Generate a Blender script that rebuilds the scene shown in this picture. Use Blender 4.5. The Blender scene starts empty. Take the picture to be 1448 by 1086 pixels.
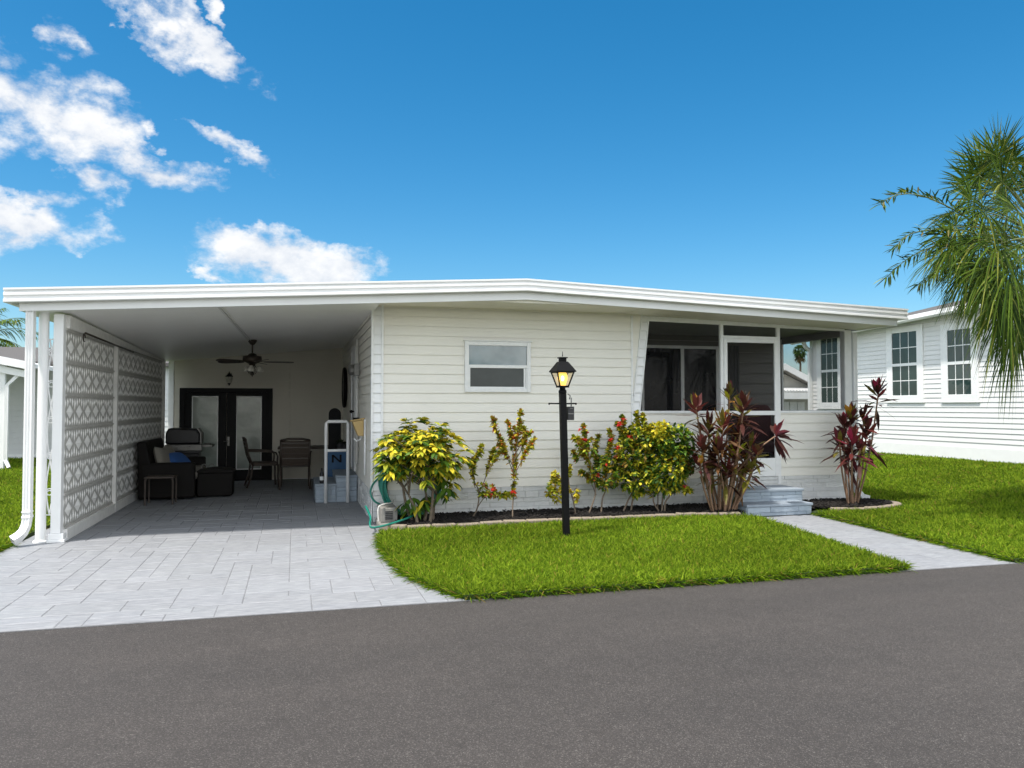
import bpy, bmesh, math, random
import numpy as np
from mathutils import Vector, Matrix
random.seed(7); RNG = np.random.default_rng(11)
SC = bpy.context.scene; COL = SC.collection
R = math.radians
# ---------------------------------------------------------------- camera maths (photo pixels 1448 x 1086)
FPX, CX, CY, CAMH = 1103.0, 724.0, 543.0, 1.5
YAW, PITCH = R(15.5), R(1.662)
S_, C_ = math.sin(YAW), math.cos(YAW); SP, CP = math.sin(PITCH), math.cos(PITCH)
V_R = Vector((C_, -S_, 0)); V_F = Vector((S_*CP, C_*CP, SP)); V_U = Vector((-S_*SP, -C_*SP, CP))
CAM = Vector((0, 0, CAMH))
def ray(u, v): return V_F + V_R*((u-CX)/FPX) + V_U*((CY-v)/FPX)
def at(u, v, Y):
    d = ray(u, v); return CAM + d*(Y/d.y)
def atx(u, v, X):
    d = ray(u, v); return CAM + d*(X/d.x)
def gnd(u, v, z=0.0):
    d = ray(u, v); return CAM + d*((z-CAMH)/d.z)
# ---------------------------------------------------------------- objects
def tag(o, label=None, cat=None, group=None, kind=None):
    if label: o['label'] = label
    if cat: o['category'] = cat
    if group: o['group'] = group
    if kind: o['kind'] = kind
    return o
def empty(name, loc, label, cat, group=None, rz=0.0):
    o = bpy.data.objects.new(name, None); COL.objects.link(o)
    o.location = loc; o.rotation_euler = (0, 0, rz); o.empty_display_size = .1
    return tag(o, label, cat, group)
def copy_tree(o, parent=None):
    c = o.copy(); COL.objects.link(c)
    if parent is not None: c.parent = parent
    for ch in list(o.children): copy_tree(ch, c)
    return c
class MB:
    """collects geometry for ONE mesh object"""
    def __init__(s): s.v = []; s.f = []; s.c = []
    def add(s, verts, faces, col=None):
        n = len(s.v); s.v += [tuple(p) for p in verts]; s.f += [tuple(i+n for i in f) for f in faces]
        s.c += [col or (1, 1, 1)]*len(verts)
    def box(s, x0, x1, y0, y1, z0, z1, M=None, col=None):
        P = [Vector((x, y, z)) for z in (z0, z1) for y in (y0, y1) for x in (x0, x1)]
        if M is not None: P = [M @ p for p in P]
        s.add(P, [(0, 2, 3, 1), (4, 5, 7, 6), (0, 1, 5, 4), (2, 6, 7, 3), (0, 4, 6, 2), (1, 3, 7, 5)], col)
        return s
    def bar(s, p0, p1, w, d=None, up=(0, 0, 1)):
        p0, p1 = Vector(p0), Vector(p1); d = d or w; z = (p1-p0); L = z.length; z.normalize()
        u = Vector(up)
        if abs(u.dot(z)) > .98: u = Vector((0, 1, 0))
        x = u.cross(z).normalized(); y = z.cross(x)
        M = Matrix(((x.x, y.x, z.x, p0.x), (x.y, y.y, z.y, p0.y), (x.z, y.z, z.z, p0.z), (0, 0, 0, 1)))
        return s.box(-w/2, w/2, -d/2, d/2, 0, L, M)
    def tube(s, pts, r, n=8, closed=False, cap=True, col=None):
        pts = [Vector(p) for p in pts]; m = len(pts)
        rr = r if hasattr(r, '__len__') else [r]*m
        ring = []; prev = None
        for i, p in enumerate(pts):
            if closed: t = pts[(i+1) % m]-pts[i-1]
            else: t = pts[min(i+1, m-1)]-pts[max(i-1, 0)]
            t.normalize()
            if prev is None:
                a = Vector((0, 0, 1)) if abs(t.z) < .9 else Vector((1, 0, 0)); x = a.cross(t).normalized()
            else:
                x = prev-t*prev.dot(t)
                x = x.normalized() if x.length > 1e-6 else Vector((1, 0, 0))
            prev = x; y = t.cross(x)
            ring.append([p+x*(rr[i]*math.cos(2*math.pi*k/n))+y*(rr[i]*math.sin(2*math.pi*k/n)) for k in range(n)])
        V = [q for g in ring for q in g]; F = []
        for i in range(m if closed else m-1):
            j = (i+1) % m
            for k in range(n): F.append((i*n+k, i*n+(k+1) % n, j*n+(k+1) % n, j*n+k))
        if cap and not closed: F.append(tuple(range(n-1, -1, -1))); F.append(tuple((m-1)*n+k for k in range(n)))
        s.add(V, F, col); return s
    def lathe(s, prof, c=(0, 0, 0), n=20, M=None):
        c = Vector(c); V = []; F = []
        for (r, z) in prof:
            for k in range(n):
                p = Vector((r*math.cos(2*math.pi*k/n), r*math.sin(2*math.pi*k/n), z))
                V.append((M @ p if M is not None else p)+c)
        for i in range(len(prof)-1):
            for k in range(n): F.append((i*n+k, i*n+(k+1) % n, (i+1)*n+(k+1) % n, (i+1)*n+k))
        F.append(tuple(range(n-1, -1, -1))); F.append(tuple((len(prof)-1)*n+k for k in range(n)))
        s.add(V, F); return s
    def prism(s, poly, axis, a, b):
        """poly: 2D pts; axis 'x','y','z' = extrusion axis from a to b"""
        def P(p, h):
            return {'x': (h, p[0], p[1]), 'y': (p[0], h, p[1]), 'z': (p[0], p[1], h)}[axis]
        n = len(poly); V = [P(p, a) for p in poly]+[P(p, b) for p in poly]
        F = [tuple(range(n-1, -1, -1)), tuple(range(n, 2*n))]+[(i, (i+1) % n, n+(i+1) % n, n+i) for i in range(n)]
        s.add(V, F); return s
    def build(s, name, mat, parent=None, smooth=False, bevel=0.0, fixn=True, colattr=False, loc=None):
        me = bpy.data.meshes.new(name); me.from_pydata(s.v, [], s.f)
        if fixn:
            bm = bmesh.new(); bm.from_mesh(me); bmesh.ops.recalc_face_normals(bm, faces=bm.faces); bm.to_mesh(me); bm.free()
        if colattr:
            ca = me.color_attributes.new('col', 'FLOAT_COLOR', 'POINT')
            ca.data.foreach_set('color', np.array([list(c)+[1] for c in s.c], dtype=np.float32).ravel())
        return link(name, me, mat, parent, smooth, bevel, loc)
def link(name, me, mat, parent=None, smooth=False, bevel=0.0, loc=None):
    if smooth: me.polygons.foreach_set('use_smooth', [True]*len(me.polygons))
    me.materials.append(mat)
    o = bpy.data.objects.new(name, me); COL.objects.link(o)
    if loc is not None:
        me.transform(Matrix.Translation(-Vector(loc))); o.location = loc
    if parent is not None:
        o.parent = parent
        if getattr(parent, 'type', '') == 'EMPTY' or True:
            # geometry was written in world space: undo the parents' transforms
            M = Matrix.Identity(4); q = parent
            while q is not None:
                L = Matrix.Translation(q.location) @ q.rotation_euler.to_matrix().to_4x4(); M = L @ M; q = q.parent
            if LOCAL[0] is False: me.transform(M.inverted())
    if bevel:
        b = o.modifiers.new('bevel', 'BEVEL'); b.width = bevel; b.segments = 2; b.limit_method = 'ANGLE'; b.angle_limit = R(40)
        b.harden_normals = False
    return o
LOCAL = [False]      # True while a thing is modelled in its own coordinates
# ---------------------------------------------------------------- leaves / blades (numpy)
class LB:
    def __init__(s): s.V = []; s.Q = []; s.T = []; s.C = []; s.n = 0
    def leaves(s, P, D, L, W, col, droop=.3, up=None, fold=0.0):
        """P,D (N,3); L,W (N,) ; col (N,3); six vertices per leaf"""
        P = np.asarray(P, float); D = np.asarray(D, float); N = len(P)
        D = D/np.linalg.norm(D, axis=1, keepdims=True)
        L = np.broadcast_to(np.asarray(L, float), (N,))[:, None]; W = np.broadcast_to(np.asarray(W, float), (N,))[:, None]
        dr = np.broadcast_to(np.asarray(droop, float), (N,))[:, None]
        if up is None: up = RNG.normal(0, .35, (N, 3))+np.array([0, 0, 1.0])
        S = np.cross(D, up); S /= (np.linalg.norm(S, axis=1, keepdims=True)+1e-9)
        Z = np.array([0, 0, -1.0])
        def c(t): return P+D*L*t+Z*(dr*L*t*t)
        V = np.stack([c(0), c(.38)-S*W*.5, c(.38)+S*W*.5, c(.72)-S*W*.38, c(.72)+S*W*.38, c(1.0)], 1)
        b = s.n+np.arange(N)[:, None]*6
        s.T.append(b+np.array([[0, 2, 1]])); s.Q.append(b+np.array([[1, 2, 4, 3]])); s.T.append(b+np.array([[3, 4, 5]]))
        s.V.append(V.reshape(-1, 3)); s.n += N*6
        cc = np.broadcast_to(np.asarray(col, float), (N, 3))
        s.C.append(np.repeat(cc, 6, axis=0))
    def blades(s, P, D, L, W, col, droop=.35):
        P = np.asarray(P, float); D = np.asarray(D, float); N = len(P)
        L = L[:, None]; W = W[:, None]
        S = np.cross(D, RNG.normal(0, 1, (N, 3))); S /= (np.linalg.norm(S, axis=1, keepdims=True)+1e-9)
        hd = D.copy(); hd[:, 2] = 0
        dr = np.asarray(droop)[:, None] if hasattr(droop, '__len__') else droop
        def c(t): return P+D*L*t+(hd*1.1-np.array([0, 0, .75]))*L*dr*t*t
        V = np.stack([c(0)-S*W*.5, c(0)+S*W*.5, c(.55)-S*W*.45, c(.55)+S*W*.45, c(1.0)], 1)
        b = s.n+np.arange(N)[:, None]*5
        s.Q.append(b+np.array([[0, 1, 3, 2]])); s.T.append(b+np.array([[2, 3, 4]]))
        s.V.append(V.reshape(-1, 3)); s.n += N*5
        s.C.append(np.repeat(np.broadcast_to(np.asarray(col, float), (N, 3)), 5, axis=0))
    def build(s, name, mat, parent=None):
        V = np.concatenate(s.V); T = np.concatenate(s.T) if s.T else np.zeros((0, 3), int); Q = np.concatenate(s.Q)
        C = np.concatenate(s.C)
        me = bpy.data.meshes.new(name)
        me.vertices.add(len(V)); me.vertices.foreach_set('co', V.astype(np.float32).ravel())
        nl = Q.size+T.size
        me.loops.add(nl); me.loops.foreach_set('vertex_index', np.concatenate([Q.ravel(), T.ravel()]).astype(np.int32))
        st = np.concatenate([np.arange(len(Q))*4, Q.size+np.arange(len(T))*3]).astype(np.int32)
        me.polygons.add(len(Q)+len(T)); me.polygons.foreach_set('loop_start', st)
        me.update(calc_edges=True); me.validate()
        ca = me.color_attributes.new('col', 'FLOAT_COLOR', 'POINT')
        ca.data.foreach_set('color', np.concatenate([C, np.ones((len(C), 1))], 1).astype(np.float32).ravel())
        return link(name, me, mat, parent, smooth=True)
# ---------------------------------------------------------------- materials
def mat(name): 
    m = bpy.data.materials.new(name); m.use_nodes = True
    nt = m.node_tree; return m, nt, nt.nodes['Principled BSDF']
def N(nt, t, **kw):
    n = nt.nodes.new(t)
    for k, v in kw.items():
        if k in n.inputs: n.inputs[k].default_value = v
        else: setattr(n, k, v)
    return n
def coords(nt, scale=(1, 1, 1), kind='Object'):
    tc = N(nt, 'ShaderNodeTexCoord'); mp = N(nt, 'ShaderNodeMapping'); mp.inputs['Scale'].default_value = scale
    nt.links.new(tc.outputs[kind], mp.inputs['Vector']); return mp.outputs['Vector']
def ramp(nt, fac, stops):
    r = N(nt, 'ShaderNodeValToRGB'); e = r.color_ramp.elements
    while len(e) < len(stops): e.new(.5)
    for el, (p, c) in zip(e, stops): el.position = p; el.color = (*c, 1)
    nt.links.new(fac, r.inputs['Fac']); return r.outputs['Color']
def noise(nt, vec, scale, detail=5, rough=.6):
    n = N(nt, 'ShaderNodeTexNoise', Scale=scale, Detail=detail, Roughness=rough)
    nt.links.new(vec, n.inputs['Vector']); return n.outputs['Fac']
def bump(nt, b, h, strength=.3, dist=.01):
    n = N(nt, 'ShaderNodeBump', Strength=strength, Distance=dist)
    nt.links.new(h, n.inputs['Height']); nt.links.new(n.outputs['Normal'], b.inputs['Normal'])
def mixc(nt, fac, a, b, mode='MIX'):
    n = N(nt, 'ShaderNodeMix', data_type='RGBA', blend_type=mode)
    for sock, val in ((n.inputs['Factor'], fac), (n.inputs[6], a), (n.inputs[7], b)):
        if hasattr(val, 'links') or hasattr(val, 'node'): nt.links.new(val, sock)
        elif isinstance(val, (int, float)): sock.default_value = val
        else: sock.default_value = (*val, 1)
    return n.outputs[2]
def simple(name, col, rough=.5, var=.06, scale=8, metal=0.0, bumps=0.0, bscale=60, spec=.5, streak=None):
    m, nt, b = mat(name)
    v = coords(nt, streak or (1, 1, 1))
    f = noise(nt, v, scale)
    lo = tuple(c*(1-var) for c in col); hi = tuple(min(1, c*(1+var)) for c in col)
    nt.links.new(ramp(nt, f, [(.3, lo), (.7, hi)]), b.inputs['Base Color'])
    b.inputs['Roughness'].default_value = rough; b.inputs['Metallic'].default_value = metal
    b.inputs['Specular IOR Level'].default_value = spec
    if bumps: bump(nt, b, noise(nt, coords(nt), bscale, 4), bumps, .004)
    return m
MT = {}
def siding_mat(name, col, dirt=.10):
    m, nt, b = mat(name); v = coords(nt)
    big = noise(nt, v, .9, 4); fine = noise(nt, coords(nt, (1.2, 1.2, 14)), 6, 6, .7)
    c1 = ramp(nt, big, [(.3, tuple(c*(1-dirt*.7) for c in col)), (.75, col)])
    c2 = mixc(nt, .22, c1, ramp(nt, fine, [(.35, (.80, .79, .74)), (.65, (1, 1, 1))]), 'MULTIPLY')
    nt.links.new(c2, b.inputs['Base Color']); b.inputs['Roughness'].default_value = .48
    bump(nt, b, noise(nt, coords(nt, (.6, .6, 5)), 9, 3), .12, .004)
    return m
MT['siding'] = siding_mat('cream_painted_siding', (.87, .84, .765))
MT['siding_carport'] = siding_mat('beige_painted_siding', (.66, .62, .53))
MT['siding_neighbour'] = siding_mat('white_vinyl_siding', (.77, .765, .75))
MT['siding_grey'] = siding_mat('pale_grey_siding', (.68, .68, .68))
MT['white'] = simple('white_painted_metal', (.82, .82, .81), .35, .03, 3)
MT['white_frame'] = simple('white_window_frame', (.80, .80, .79), .4, .04, 12)
MT['soffit'] = simple('cream_soffit', (.78, .74, .64), .5, .05, 6)
MT['ceiling'] = simple('carport_pan_ceiling', (.84, .83, .80), .42, .04, 1.5, streak=(1, 30, 1))
MT['dark_ceiling'] = simple('shade_dark_porch_ceiling', (.30, .30, .29), .6, .05, 4)  # ceiling colour darkened: porch shade painted in
MT['screen_block'] = simple('shade_toned_screen_blocks', (.46, .45, .42), .6, .12, 9, bumps=.2, bscale=80)  # base grey paints in the shade between the raised white lobes
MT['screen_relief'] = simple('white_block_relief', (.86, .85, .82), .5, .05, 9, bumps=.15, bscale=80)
MT['screen_frame'] = simple('painted_screen_frame', (.72, .71, .68), .5, .08, 9)
MT['black'] = simple('black_painted_metal', (.004, .004, .0045), .5, .3, 30, bumps=.15, bscale=150, spec=.15)
MT['black_door'] = simple('black_painted_door', (.006, .006, .007), .5, .2, 10, spec=.15)
MT['porch_wall'] = siding_mat('shade_darkened_siding', (.16, .15, .135))  # siding colour darkened to stand in for the dim porch interior
MT['rubber'] = simple('dark_plastic', (.02, .02, .022), .55, .2, 20)
MT['grill'] = simple('black_grill_enamel', (.012, .012, .016), .35, .2, 15)
MT['steel'] = simple('brushed_steel', (.22, .215, .205), .45, .1, 40, metal=.7)
MT['bronze'] = simple('bronze_fan_metal', (.05, .038, .028), .4, .2, 20, metal=.5)
MT['fan_blade'] = simple('dark_wood_blade', (.035, .022, .015), .45, .3, 6, streak=(1, 12, 1))
MT['cushion'] = simple('taupe_cushion_fabric', (.30, .27, .24), .9, .08, 30, bumps=.4, bscale=300)
MT['pillow'] = simple('grey_pillow_fabric', (.25, .23, .195), .9, .1, 40, bumps=.4, bscale=300)
MT['blue_fabric'] = simple('blue_pillow_fabric', (.03, .10, .30), .85, .1, 40, bumps=.3, bscale=300)
MT['chair_metal'] = simple('brown_cast_metal', (.055, .040, .030), .45, .2, 20)
MT['sling'] = simple('brown_sling_fabric', (.075, .055, .042), .8, .15, 80)
MT['blue_paint'] = simple('blue_painted_panel', (.016, .085, .20), .5, .15, 10)
MT['tan'] = simple('tan_plastic', (.58, .40, .16), .5, .08, 10)
MT['pipe'] = simple('grey_white_pipe', (.62, .61, .58), .5, .08, 14)
MT['hose'] = simple('green_rubber_hose', (.008, .17, .125), .38, .15, 20)
MT['maroon'] = simple('maroon_chair_fabric', (.06, .012, .012), .8, .15, 30)
MT['concrete'] = simple('pale_concrete', (.24, .23, .21), .85, .12, 14, bumps=.4, bscale=90)
MT['edging'] = simple('tan_edging_block', (.25, .205, .155), .9, .18, 18, bumps=.6, bscale=70)
MT['bark'] = simple('grey_brown_bark', (.13, .10, .07), .9, .3, 25, bumps=.6, bscale=120)
MT['cane'] = simple('tan_ti_cane', (.23, .135, .08), .8, .25, 30, bumps=.5, bscale=140, streak=(1, 1, 3))
MT['twig'] = simple('grey_twig', (.16, .12, .085), .9, .25, 40, bumps=.3)
MT['trunk'] = simple('palm_trunk_bark', (.16, .125, .09), .95, .3, 14, bumps=.9, bscale=25, streak=(1, 1, 5))
MT['dirt'] = simple('brown_soil', (.055, .04, .025), .95, .4, 30, bumps=.8)
MT['curtain'] = simple('grey_curtain', (.10, .10, .10), .9, .1, 8)
MT['porch_floor'] = simple('porch_floor_paint', (.35, .35, .34), .6, .1, 8)
def stone_mat(name, col, var=.12):
    m, nt, b = mat(name); v = coords(nt)
    at_ = N(nt, 'ShaderNodeAttribute', attribute_name='col')
    n1 = ramp(nt, noise(nt, v, 14, 6), [(.3, tuple(c*(1-var) for c in col)), (.7, col)])
    nt.links.new(mixc(nt, 1.0, n1, at_.outputs['Color'], 'MULTIPLY'), b.inputs['Base Color'])
    b.inputs['Roughness'].default_value = .7
    bump(nt, b, noise(nt, coords(nt, (1, 1, 2.5)), 22, 7, .65), .55, .012)
    return m
MT['stone_white'] = stone_mat('white_painted_ledgestone', (.78, .78, .76))
MT['stone_blue'] = stone_mat('blue_grey_painted_stone', (.36, .42, .48))
MT['tread'] = simple('blue_grey_tread', (.25, .29, .335), .65, .08, 12, bumps=.35, bscale=50)
def paver_mat():
    m, nt, b = mat('pale_grey_stamped_pavers'); v = coords(nt)
    a = N(nt, 'ShaderNodeAttribute', attribute_name='col')
    big = noise(nt, v, .55, 4)
    streak = noise(nt, coords(nt, (2.2, 9, 1)), 3.2, 7, .68)
    c = ramp(nt, streak, [(.30, (.195, .202, .215)), (.5, (.248, .255, .268)), (.68, (.315, .322, .335))])
    c = mixc(nt, .5, c, a.outputs['Color'], 'MULTIPLY')
    c = mixc(nt, .35, c, ramp(nt, big, [(.3, (.78, .78, .80)), (.7, (1, 1, 1))]), 'MULTIPLY')
    nt.links.new(c, b.inputs['Base Color']); b.inputs['Roughness'].default_value = .62
    bump(nt, b, noise(nt, coords(nt, (2.5, 10, 1)), 4, 8, .65), .5, .012)
    return m
MT['paver'] = paver_mat()
MT['joint'] = simple('grey_joint_sand', (.165, .168, .175), .95, .2, 40)
def asphalt_mat():
    m, nt, b = mat('grey_brown_asphalt'); v = coords(nt)
    vor = N(nt, 'ShaderNodeTexVoronoi', Scale=230.0); nt.links.new(v, vor.inputs['Vector'])
    sep = N(nt, 'ShaderNodeSeparateColor'); nt.links.new(vor.outputs['Color'], sep.inputs['Color'])
    base = ramp(nt, sep.outputs['Red'], [(.0, (.032, .0285, .0265)), (.5, (.049, .0435, .0405)), (.86, (.065, .059, .055)), (1, (.15, .14, .13))])
    big = ramp(nt, noise(nt, coords(nt, (.35, 1, 1)), .9, 5), [(.3, (.80, .79, .79)), (.7, (1.08, 1.05, 1.03))])
    c = mixc(nt, 1.0, base, big, 'MULTIPLY')
    mid = ramp(nt, noise(nt, v, 6, 4), [(.3, (.90, .90, .90)), (.7, (1.06, 1.06, 1.06))])
    c = mixc(nt, 1.0, c, mid, 'MULTIPLY')
    nt.links.new(c, b.inputs['Base Color']); b.inputs['Roughness'].default_value = .72
    b.inputs['Specular IOR Level'].default_value = .35
    bump(nt, b, vor.outputs['Distance'], .6, .006)
    return m
MT['asphalt'] = asphalt_mat()
def leaf_mat(name, trans=.3, rough=.55, spec=.25):
    m, nt, b = mat(name)
    a = N(nt, 'ShaderNodeAttribute', attribute_name='col')
    f = ramp(nt, noise(nt, coords(nt), 35, 3), [(.3, (.72, .74, .70)), (.7, (1.15, 1.12, 1.1))])
    c = mixc(nt, 1.0, a.outputs['Color'], f, 'MULTIPLY')
    nt.links.new(c, b.inputs['Base Color']); b.inputs['Roughness'].default_value = rough
    b.inputs['Specular IOR Level'].default_value = spec
    t = N(nt, 'ShaderNodeBsdfTranslucent'); nt.links.new(c, t.inputs['Color'])
    mx = N(nt, 'ShaderNodeMixShader'); mx.inputs[0].default_value = trans
    nt.links.new(b.outputs[0], mx.inputs[1]); nt.links.new(t.outputs[0], mx.inputs[2])
    nt.links.new(mx.outputs[0], nt.nodes['Material Output'].inputs['Surface'])
    return m
MT['leaf'] = leaf_mat('shrub_leaf'); MT['ti_leaf'] = leaf_mat('ti_plant_leaf', .25, .45, .3)
MT['grass'] = leaf_mat('grass_blade', .40, .7, .06); MT['palm_leaf'] = leaf_mat('palm_leaflet', .30, .6, .12)
def turf_mat():
    m, nt, b = mat('turf_soil'); v = coords(nt)
    c = ramp(nt, noise(nt, v, 30, 6, .7), [(.3, (.015, .026, .004)), (.55, (.03, .055, .006)), (.75, (.05, .09, .009))])
    c = mixc(nt, .6, c, ramp(nt, noise(nt, v, .5, 4), [(.3, (.7, .75, .7)), (.7, (1.1, 1.1, 1))]), 'MULTIPLY')
    nt.links.new(c, b.inputs['Base Color']); b.inputs['Roughness'].default_value = .95
    bump(nt, b, noise(nt, v, 90, 3), .8, .02); return m
MT['turf'] = turf_mat()
def mulch_mat():
    m, nt, b = mat('dark_bark_mulch'); v = coords(nt)
    nt.links.new(ramp(nt, noise(nt, v, 45, 6, .75), [(.3, (.006, .005, .004)), (.6, (.018, .013, .010)), (.8, (.05, .036, .026))]), b.inputs['Base Color'])
    b.inputs['Roughness'].default_value = .95; bump(nt, b, noise(nt, v, 60, 5), 1.0, .03); return m
MT['mulch'] = mulch_mat()
def glass_mat(name, col, ior=1.5, rough=.03, wav=.0):
    m, nt, b = mat(name)
    f = noise(nt, coords(nt, (1, 1, 1)), 2.5, 3)
    nt.links.new(ramp(nt, f, [(.3, tuple(c*.75 for c in col)), (.7, tuple(c*1.15 for c in col))]), b.inputs['Base Color'])
    b.inputs['Roughness'].default_value = rough; b.inputs['IOR'].default_value = ior
    if wav: bump(nt, b, noise(nt, coords(nt), 3.0, 2), wav, .05)
    return m
MT['glass_upper'] = glass_mat('sky_toned_window_glass_upper', (.14, .19, .21), 1.9, .03, .05)  # blue-grey base colour stands in for reflected sky and the curtain behind
MT['glass_dark'] = glass_mat('dark_window_glass', (.012, .016, .015), 1.75, .03, .06)
MT['glass_insect'] = glass_mat('screened_lower_glass', (.055, .062, .060), 1.5, .38, .03)
MT['glass_teal'] = glass_mat('teal_window_glass', (.022, .045, .042), 1.5, .03, .04)
MT['glass_frost'] = glass_mat('frosted_door_glass', (.30, .345, .31), 1.6, .18, .1)
MT['glass_porch'] = glass_mat('porch_door_glass', (.004, .004, .005), 1.25, .04)
MT['blind'] = simple('white_window_blind', (.35, .40, .38), .6, .05, 10)
def screen_mat():
    m, nt, b = mat('insect_screen_mesh')
    b.inputs['Base Color'].default_value = (.02, .02, .021, 1); b.inputs['Roughness'].default_value = .9; b.inputs['Specular IOR Level'].default_value = .1
    f = ramp(nt, noise(nt, coords(nt), 3, 2), [(.3, (.70,)*3), (.7, (.76,)*3)])
    t = N(nt, 'ShaderNodeBsdfTransparent'); mx = N(nt, 'ShaderNodeMixShader')
    nt.links.new(f, mx.inputs[0]); nt.links.new(b.outputs[0], mx.inputs[1]); nt.links.new(t.outputs[0], mx.inputs[2])
    nt.links.new(mx.outputs[0], nt.nodes['Material Output'].inputs['Surface']); return m
MT['mesh'] = screen_mat()
def clear_mat():
    m, nt, b = mat('clear_lantern_glass')
    b.inputs['Base Color'].default_value = (1, .95, .85, 1); b.inputs['Roughness'].default_value = .05; b.inputs['IOR'].default_value = 1.3
    t = N(nt, 'ShaderNodeBsdfTransparent'); mx = N(nt, 'ShaderNodeMixShader'); mx.inputs[0].default_value = .82
    t.inputs['Color'].default_value = (1, .93, .80, 1)
    nt.links.new(b.outputs[0], mx.inputs[1]); nt.links.new(t.outputs[0], mx.inputs[2])
    nt.links.new(mx.outputs[0], nt.nodes['Material Output'].inputs['Surface']); return m
MT['lantern_glass'] = clear_mat()
def bulb_mat():
    m, nt, b = mat('glowing_amber_bulb')
    b.inputs['Base Color'].default_value = (.9, .6, .2, 1)
    b.inputs['Emission Color'].default_value = (1, .62, .10, 1); b.inputs['Emission Strength'].default_value = .75
    lw = N(nt, 'ShaderNodeTexCoord'); sep = N(nt, 'ShaderNodeTexGradient', gradient_type='SPHERICAL')
    return m
MT['bulb'] = bulb_mat()
MT['bulb_core'] = (lambda m: (setattr(m[2].inputs['Emission Strength'], 'default_value', 3.2), m[2].inputs['Emission Color'].__setattr__('default_value', (1, .86, .45, 1)), m[0])[2])(mat('glowing_bulb_core'))
MT['frost_lamp'] = simple('frosted_lamp_glass', (.42, .40, .34), .35, .1, 12)
MT['shingle'] = simple('grey_roof_shingles', (.085, .080, .077), .9, .3, 40, bumps=.8, bscale=50)
MT['far_roof'] = simple('tan_far_roof', (.30, .28, .25), .9, .15, 30, bumps=.3)
MT['far_wall'] = simple('beige_far_wall', (.50, .48, .42), .8, .06, 8)
# ================================================================ ground, road, lawns
D = 10.3                    # front wall plane
XL, XR = .967, 8.35         # front wall: left corner, porch right corner
YB = 16.8                   # carport back wall
RD = 5.96                   # road edge
XP, YP = 4.655, 12.08        # porch inner left, porch back wall
def sheet(name, pts, z, m, kind='structure', zf=None, sub=0):
    b = MB(); b.add([(x, y, z) for x, y in pts], [tuple(range(len(pts)))]); o = b.build(name, m); o['kind'] = kind
    return o
g = MB(); g.box(-400, 400, -200, 600, -.5, -.05); o = g.build('ground', MT['turf']); o['kind'] = 'structure'
g = MB(); g.box(-200, 200, -5.5, RD, -.3, -.006); o = g.build('road', MT['asphalt']); o['kind'] = 'structure'
# driveway and walk: stamped ashlar tiles
def ashlar(x0, x1, y0, y1, unit, z, gap, name, inside=None, base=-.006):
    nx, ny = int((x1-x0)/unit), int((y1-y0)/unit); used = np.zeros((nx, ny), bool); b = MB(); rnd = random.Random(5)
    opts = [(2, 2), (3, 2), (2, 1), (1, 1), (2, 2), (3, 1), (1, 2), (2, 1), (4, 2)]
    for j in range(ny):
        for i in range(nx):
            if used[i, j]: continue
            rnd.shuffle(opts)
            for (w, h) in opts+[(1, 1)]:
                if i+w <= nx and j+h <= ny and not used[i:i+w, j:j+h].any(): break
            used[i:i+w, j:j+h] = True
            X0, X1, Y0, Y1 = x0+i*unit, x0+(i+w)*unit, y0+j*unit, y0+(j+h)*unit
            if inside and not inside((X0+X1)/2, (Y0+Y1)/2): continue
            t = rnd.uniform(.80, 1.0); col = (t*rnd.uniform(.98, 1.0), t, t*rnd.uniform(1.0, 1.03))
            h0 = z+rnd.uniform(-.0015, .0015); e = gap*rnd.uniform(.35, .65); q = .004
            e2 = e*1.9; V = [(X0+e, Y0+e2, base), (X1-e, Y0+e2, base), (X1-e, Y1-e2, base), (X0+e, Y1-e2, base),
                 (X0+e, Y0+e2, h0-.003), (X1-e, Y0+e2, h0-.003), (X1-e, Y1-e2, h0-.003), (X0+e, Y1-e2, h0-.003),
                 (X0+e+q, Y0+e2+q, h0), (X1-e-q, Y0+e2+q, h0), (X1-e-q, Y1-e2-q, h0), (X0+e+q, Y1-e2-q, h0)]
            F = [(8, 9, 10, 11)]
            for k in range(4):
                F += [(k, (k+1) % 4, 4+(k+1) % 4, 4+k), (4+k, 4+(k+1) % 4, 8+(k+1) % 4, 8+k)]
            b.add(V, F, col)
    o = b.build(name, MT['paver'], fixn=True, colattr=True); o['kind'] = 'structure'; return o
ashlar(-2.93, 1.47, RD+.02, 16.82, .17, 0.0, .006, 'driveway')
b = MB(); b.box(-2.93, 1.5, RD+.008, 16.8, -.03, -.0035); o = b.build('driveway_base', MT['joint']); o['kind'] = 'structure'
WALK = [(5.43, RD), (6.66, RD), (6.90, 9.30), (5.90, 9.30)]
ashlar(5.3, 7.1, RD+.02, 9.42, .2, 0.0, .006, 'walkway')
b = MB(); b.box(5.3, 7.1, RD+.008, 9.4, -.03, -.0035); o = b.build('walkway_base', MT['joint']); o['kind'] = 'structure'
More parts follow.
